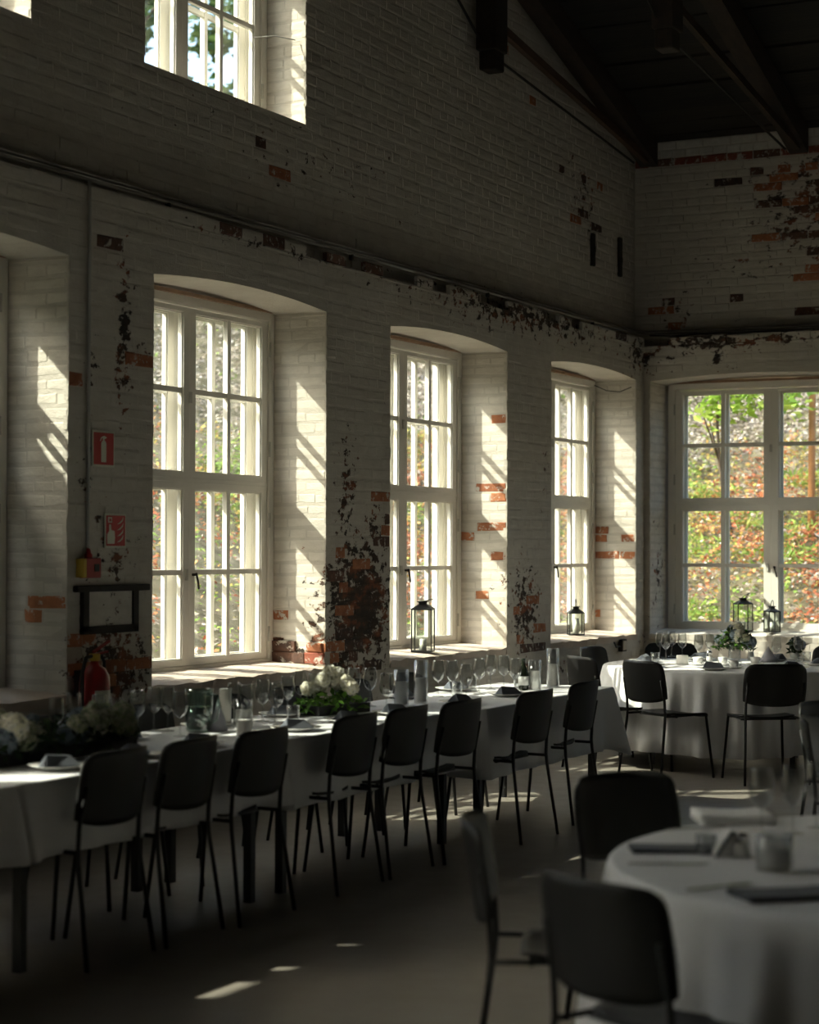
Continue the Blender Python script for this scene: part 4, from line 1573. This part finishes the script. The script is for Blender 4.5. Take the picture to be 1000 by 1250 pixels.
sets = []
for i, y in enumerate((5.3, 6.34, 6.85, 7.36, 8.21, 8.73, 9.25, 10.06, 10.72)):
    sets.append((1.53, y))
for i, y in enumerate((6.05, 6.75, 7.42, 8.12, 8.85, 9.55, 10.25, 10.95)):
    sets.append((1.06, y + .02))
for i, (x, y) in enumerate(sets):
    side = 'open' if i < 9 else 'window'
    k = i if i < 9 else i - 9
    q = (8 - k) if i < 9 else (7 - k)
    o_ = ('%s' % (ords[q] if q else 'first'))
    setting('white plate, %s on the %s side of the long table from the back wall' % (o_, side), 'folded slate napkin, %s on the %s side of the long table from the back wall' % (o_, side), x, y, math.pi / 2 + random.uniform(-.5, .5), i)
for i in range(7):
    a = .4 + i * 2 * math.pi / 7
    setting('white dinner plate set on the back round table under a slate napkin', 'folded slate napkin on a plate of the back round table', TB.x + .68 * math.cos(a), TB.y + .68 * math.sin(a), a + 1.57, i)

# dark bottle
p = onz(639, 842, TOP)
e = empty('bottle', (p.x, p.y, TOP)); tag(e, 'dark glass bottle with a pale label near the end of the long table', 'bottle')
MB().lathe([(0, 0), (.030, 0), (.032, .01), (.032, .10), (.024, .135), (.012, .155), (.011, .185), (.013, .187), (.013, .195), (0, .195)], 18).build('body', M['bottle'], e)
MB().lathe([(.0325, .03), (.0328, .03), (.0328, .085), (.0325, .085)], 18).build('label', M['paper'], e)

# cups, salt jars and cards on the back round table
def cup(label, px, py):
    p = onz(px, py, TOP)
    e = empty('cup_and_saucer', (p.x, p.y, TOP)); tag(e, label, 'cup', 'cups on the back round table')
    MB().lathe([(0, 0), (.045, .002), (.072, .012), (.070, .014), (.04, .006), (0, .006)], 22).build('saucer', M['ceramic'], e)
    MB().lathe([(0, .007), (.026, .007), (.034, .03), (.040, .062), (.037, .062), (.031, .03), (0, .014)], 20).build('cup', M['ceramic'], e)
    MB().tube([(.036, 0, .052), (.058, 0, .05), (.056, 0, .028), (.033, 0, .024)], .004, 6).build('handle', M['ceramic'], e)


for px, py, lab in ((896, 816, 'white cup and saucer before the flowers on the back round table'), (922, 812, 'white cup and saucer beside the grey napkin cone'), (882, 812, 'white cup and saucer next to the salt jar of the back round table'),
                    (970, 806, 'white cup and saucer toward the lanterns on the back round table'), (852, 812, 'white cup and saucer nearest the pillar candle on the back round table')):
    cup(lab, px, py)


def salt(label, px, py, h=.11):
    p = onz(px, py, TOP)
    e = empty('salt_jar', (p.x, p.y, TOP)); tag(e, label, 'jar', 'salt jars')
    MB().lathe([(0, 0), (.028, 0), (.030, .01), (.022, h * .78), (0, h * .78)], 12).build('jar', M['glass'], e)
    MB().lathe([(0, .004), (.025, .006), (.021, h * .6), (0, h * .6)], 12).build('salt', M['ceramic'], e)
    MB().lathe([(.023, h * .78), (.022, h * .95), (.010, h), (0, h)], 12).build('lid', M['steel'], e)


salt('salt jar with a metal lid beside the flowers of the back round table', 917, 806)
salt('salt jar standing before the glasses of the back round table', 866, 812)
salt('small salt jar on the front round table beside the cut-glass card stand', 905, 1046, .07)


# ------------------------------------------------------------------ flowers
def petal_ball(r, n, pal, seed, size):
    q = random.Random(seed)
    P, N, S, C = [], [], [], []
    for k in range(n):
        z = 1 - 2 * (k + .5) / n
        a = k * 2.399963
        d = Vector((math.sqrt(1 - z * z) * math.cos(a), math.sqrt(1 - z * z) * math.sin(a), z))
        P.append((d * r * q.uniform(.82, 1.05))[:])
        N.append((d + Vector((q.gauss(0, .35), q.gauss(0, .35), q.gauss(0, .35)))).normalized()[:])
        S.append(size * q.uniform(.8, 1.25))
        c = q.choice(pal); f = q.uniform(.85, 1.12)
        C.append(tuple(x * f for x in c))
    return leaf_mesh('bloom', np.array(P), np.array(N), np.array(S), np.array(C), M['petal'], .85, .35)


WHITEP = [(0.84, 0.80, 0.68), (0.86, 0.84, 0.76), (0.80, 0.77, 0.60)]
GREENP = [(0.38, 0.42, 0.24), (0.46, 0.48, 0.32), (0.34, 0.38, 0.26), (0.52, 0.50, 0.38)]
BLUEP = [(0.28, 0.33, 0.40), (0.34, 0.38, 0.44), (0.24, 0.30, 0.34)]
BLOOMS = {k: [petal_ball(1.0, 240, pal, 300 + i, .46) for i in range(3)] for k, pal in (('white', WHITEP), ('green', GREENP), ('blue', BLUEP))}


def greens(n, rx, ry, rz, pal, seed, size):
    q = random.Random(seed)
    P, N, S, C = [], [], [], []
    for k in range(n):
        a = q.uniform(0, 6.283); t = q.random() ** .5
        P.append((rx * t * math.cos(a), ry * t * math.sin(a), q.uniform(.2, 1) * rz * (1.1 - .5 * t * t)))
        N.append(Vector((q.gauss(0, .7), q.gauss(0, .7), .8)).normalized()[:])
        S.append(size * q.uniform(.7, 1.3))
        c = q.choice(pal); f = q.uniform(.8, 1.2)
        C.append(tuple(x * f for x in c))
    return leaf_mesh('foliage', np.array(P), np.array(N), np.array(S), np.array(C), M['leaf'], .45)


def arrangement(label, loc, L, W, H, blooms, pal, seed, vase=None, rz=0, nleaf=260, base=0.0):
    q = random.Random(seed)
    e = empty('flower_arrangement', loc, rz); tag(e, label, 'flowers', 'flower arrangements')
    if vase:
        MB().lathe([(0, 0), (vase[0] * .8, 0), (vase[0], .02), (vase[0], vase[1]), (vase[0] - .003, vase[1]), (vase[0] - .003, .02), (0, .008)], 20).build('vase', M['glass'], e)
    else:
        MB().box(-L * .42, L * .42, -W * .3, W * .3, 0, .05).build('tray', M['black'], e)
    f = link('foliage', greens(nleaf, L / 2, W / 2, H, pal, seed, .055), e, (0, 0, base))
    for (kind, x, y, z, r) in blooms:
        o = link('bloom', q.choice(BLOOMS[kind]), e, (x, y, z), (q.uniform(0, 3), q.uniform(0, 3), q.uniform(0, 3)), (r, r, r * .9))
    return e


DARKG = [(0.025, 0.05, 0.02), (0.04, 0.07, 0.03), (0.06, 0.09, 0.04), (0.07, 0.08, 0.06)]
FRESH = [(0.10, 0.24, 0.03), (0.16, 0.34, 0.05), (0.08, 0.17, 0.03), (0.22, 0.38, 0.08)]
q = random.Random(9)
bl = []
for k in range(26):
    bl.append((q.choice(['green', 'green', 'white', 'blue']), q.uniform(-.5, .5), q.uniform(-.11, .11), q.uniform(.09, .165), q.uniform(.042, .064)))
arrangement('long low dark arrangement of pale green hydrangeas and deep green leaves on the long table', (1.24, 6.66, TOP), 1.15, .30, .15, bl, DARKG, 41, None, math.pi / 2 - .05, 520)
p = onz(416, 868, TOP)
bl = []
for k in range(26):
    a = q.uniform(0, 6.28); t = q.uniform(.05, 1)
    bl.append(('white', .17 * t * math.cos(a), .11 * t * math.sin(a), .115 + .085 * (1.1 - t) + q.uniform(-.015, .02), q.uniform(.030, .044)))
arrangement('low arrangement of creamy white roses and fresh green leaves on the long table', (p.x + .02, p.y - .13, TOP), .50, .30, .11, bl, FRESH, 42, None, math.pi / 2 - .2, 210)
p = onz(897, 806, TOP)
bl = []
for k in range(17):
    a = q.uniform(0, 6.28); t = q.uniform(.1, 1)
    kind = q.choice(['green', 'white', 'green', 'blue'])
    bl.append((kind, .145 * t * math.cos(a), .12 * t * math.sin(a), .145 + .085 * (1.1 - t) + q.uniform(-.02, .03), q.uniform(.035, .056)))
arrangement('bouquet of cream and pale blue hydrangeas in a glass vase on the back round table', (p.x, p.y, TOP), .34, .30, .20, bl, DARKG + FRESH[:1], 43, (.05, .12), 0, 240, .05)
p = onz(972, 806, TOP)
bl = [('blue', q.uniform(-.05, .05), q.uniform(-.04, .04), q.uniform(.10, .16), q.uniform(.025, .04)) for k in range(6)]
arrangement('small bunch of dusty blue flowers in a jar on the back round table', (p.x, p.y, TOP), .13, .12, .14, bl, DARKG, 44, (.032, .09), 0, 70, .04)

# ------------------------------------------------------------------ front round table settings
def slab(name, label, cat, x, y, w, d, h, rz, mat, group=None, z=0.0):
    n_ = MB()
    q = random.Random(int(x * 1000))
    nu, nv = 10, 8
    vs, fs = [], []
    for k, zz in enumerate((0, h)):
        for j in range(nv + 1):
            for i in range(nu + 1):
                vs.append((-w / 2 + w * i / nu + q.uniform(-.002, .002), -d / 2 + d * j / nv + q.uniform(-.002, .002), zz * (1 + .25 * math.sin(2 + 5 * i / nu) * .5) if k else 0))
    K = (nu + 1) * (nv + 1)
    for b, fl in ((0, True), (K, False)):
        for j in range(nv):
            for i in range(nu):
                a = b + j * (nu + 1) + i
                f = (a, a + 1, a + nu + 2, a + nu + 1)
                fs.append(f[::-1] if fl else f)
    edge = [i for i in range(nu + 1)] + [j * (nu + 1) + nu for j in range(1, nv + 1)] + [nv * (nu + 1) + i for i in range(nu - 1, -1, -1)] + [j * (nu + 1) for j in range(nv - 1, 0, -1)]
    for a, b in zip(edge, edge[1:] + edge[:1]): fs.append((a, b, K + b, K + a))
    o = n_.add(vs, fs, True).build(name, M[mat], None, (x, y, TOP + z), (0, 0, rz))
    tag(o, label, cat, group)
    return o


p = onz(880, 1003, TOP)
slab('white_napkin', 'bright white folded napkin lying on the front round table', 'napkin', p.x + .03, p.y + .03, .24, .20, .03, .5, 'white_n')
p = onz(828, 1040, TOP)
slab('slate_napkin', 'flat slate napkin beside the knife on the front round table', 'napkin', p.x, p.y + .03, .30, .12, .012, .47, 'napkin')
p = onz(945, 1092, TOP)
slab('slate_napkin', 'flat slate napkin beside the fork near the edge of the front round table', 'napkin', p.x + .05, p.y, .30, .15, .012, .75, 'napkin')


def cutlery(label, name, px, py, rz, kind):
    p = onz(px, py, TOP)
    e = empty(name, (p.x, p.y, TOP + .002), rz); tag(e, label, 'cutlery', 'cutlery on the front round table')
    MB().box(-.11, .01, -.006, .006, 0, .005).build('handle', M['steel'], e)
    if kind == 'knife': MB().prism([(.01, -.008), (.10, -.009), (.118, .004), (.01, .008)], 'z', 0, .003).build('blade', M['steel'], e)
    else:
        MB().prism([(.01, -.004), (.045, -.012), (.06, -.012), (.06, .012), (.045, .012), (.01, .004)], 'z', 0, .004).build('fork_head', M['steel'], e)
        for k in range(4): MB().box(.06, .10, -.0115 + k * .0065, -.0085 + k * .0065, 0, .003).build('tine', M['steel'], e)


cutlery('table knife beside the flat slate napkin', 'table_knife', 815, 1056, .47, 'knife')
cutlery('fork beside the slate napkin at the table edge', 'table_fork', 880, 1084, 1.0, 'fork')
cutlery('small knife lying against the white napkin', 'butter_knife', 850, 1012, .9, 'knife')
candle_cylinder('glass jar with a pale candle in the middle of the front round table settings', 946, 1062, .10, .052, .065)
# small tent card and cut-glass holder
p = onz(890, 1044, TOP)
e = empty('tent_card', (p.x, p.y, TOP), .6); tag(e, 'small dark-framed triangular tent card on the front round table', 'card')
MB().prism([(-.045, 0), (.045, 0), (0, .07)], 'y', -.035, .035).build('card', M['paper'], e)
MB().bar((-.05, -.037, 0), (0, -.037, .075), .008, .008).bar((.05, -.037, 0), (0, -.037, .075), .008, .008).build('edge', M['napkin'], e)
p = onz(862, 1042, TOP)
tumbler('cut-glass tea light holder beside the tent card', 'tumblers', p.x, p.y, .9, .7)

# ------------------------------------------------------------------ lanterns on the sills
def lantern(label, loc, w, h, rz, roof, hand, ch, cr, tilt):
    e = empty('lantern', loc, rz); tag(e, label, 'lantern', 'candle lanterns')
    t = .008
    hw = w / 2
    MB().box(-hw, hw, -hw, hw, 0, .010).build('base', M['lantern'], e)
    for sx in (-1, 1):
        for sy in (-1, 1):
            MB().box(sx * (hw - t / 2) - t / 2, sx * (hw - t / 2) + t / 2, sy * (hw - t / 2) - t / 2, sy * (hw - t / 2) + t / 2, .01, h).build('post', M['lantern'], e)
    ring_ = MB()
    for sx in (-1, 1):
        ring_.box(sx * (hw - t / 2) - t / 2, sx * (hw - t / 2) + t / 2, -hw, hw, h - .008, h).box(-hw, hw, sx * (hw - t / 2) - t / 2, sx * (hw - t / 2) + t / 2, h - .008, h)
    ring_.build('top_rim', M['lantern'], e)
    a, b = hw * 1.06, hw * .36
    vs = [(-a, -a, h), (a, -a, h), (a, a, h), (-a, a, h), (-b, -b, h + roof), (b, -b, h + roof), (b, b, h + roof), (-b, b, h + roof)]
    MB().add(vs, [(3, 2, 1, 0), (4, 5, 6, 7), (0, 1, 5, 4), (1, 2, 6, 5), (2, 3, 7, 6), (3, 0, 4, 7)]).build('roof', M['lantern'], e)
    MB().box(-b, b, -b, b, h + roof, h + roof + .016).box(-b * 1.35, b * 1.35, -b * 1.35, b * 1.35, h + roof + .016, h + roof + .022).build('chimney', M['lantern'], e)
    pts = []
    for k in range(13):
        an = math.pi * k / 12
        y = b * 1.3 * math.cos(an); z = hand * math.sin(an)
        pts.append((z * math.sin(tilt), y, h + roof + .02 + z * math.cos(tilt)))
    MB().tube(pts, .0035, 6).build('handle', M['lantern'], e)
    for s in (-1, 1):
        MB().box(-hw + t, hw - t, s * (hw - .004) - .001, s * (hw - .004) + .001, .012, h - .01).build('pane', M['pane'], e)
        MB().box(s * (hw - .004) - .001, s * (hw - .004) + .001, -hw + t, hw - t, .012, h - .01).build('pane', M['pane'], e)
    c = MB().lathe([(0, .011), (cr, .011), (cr, ch), (cr * .5, ch - .003), (0, ch - .003)], 18).build('candle', M['wax'], e)
    MB().tube([(0, 0, ch - .006), (.001, 0, ch + .008)], .0012, 5).build('wick', M['black'], c)


lantern('tall black lantern with a white candle on the sill of the middle window', (-.14, 12.92, .852), .155, .315, .30, .035, .075, .095, .026, 1.35)
lantern('small black lantern with a looped handle on the sill of the corner window', (-.19, 16.02, .855), .135, .195, .55, .035, .065, .145, .028, .0)
lantern('taller black lantern on the sill of the wide end window', (.88, 17.45, .858), .145, .255, .62, .03, .075, .085, .022, .9)
lantern('shorter black lantern on the sill of the wide end window', (1.168, 17.40, .858), .115, .19, .75, .026, .055, .09, .022, .1)
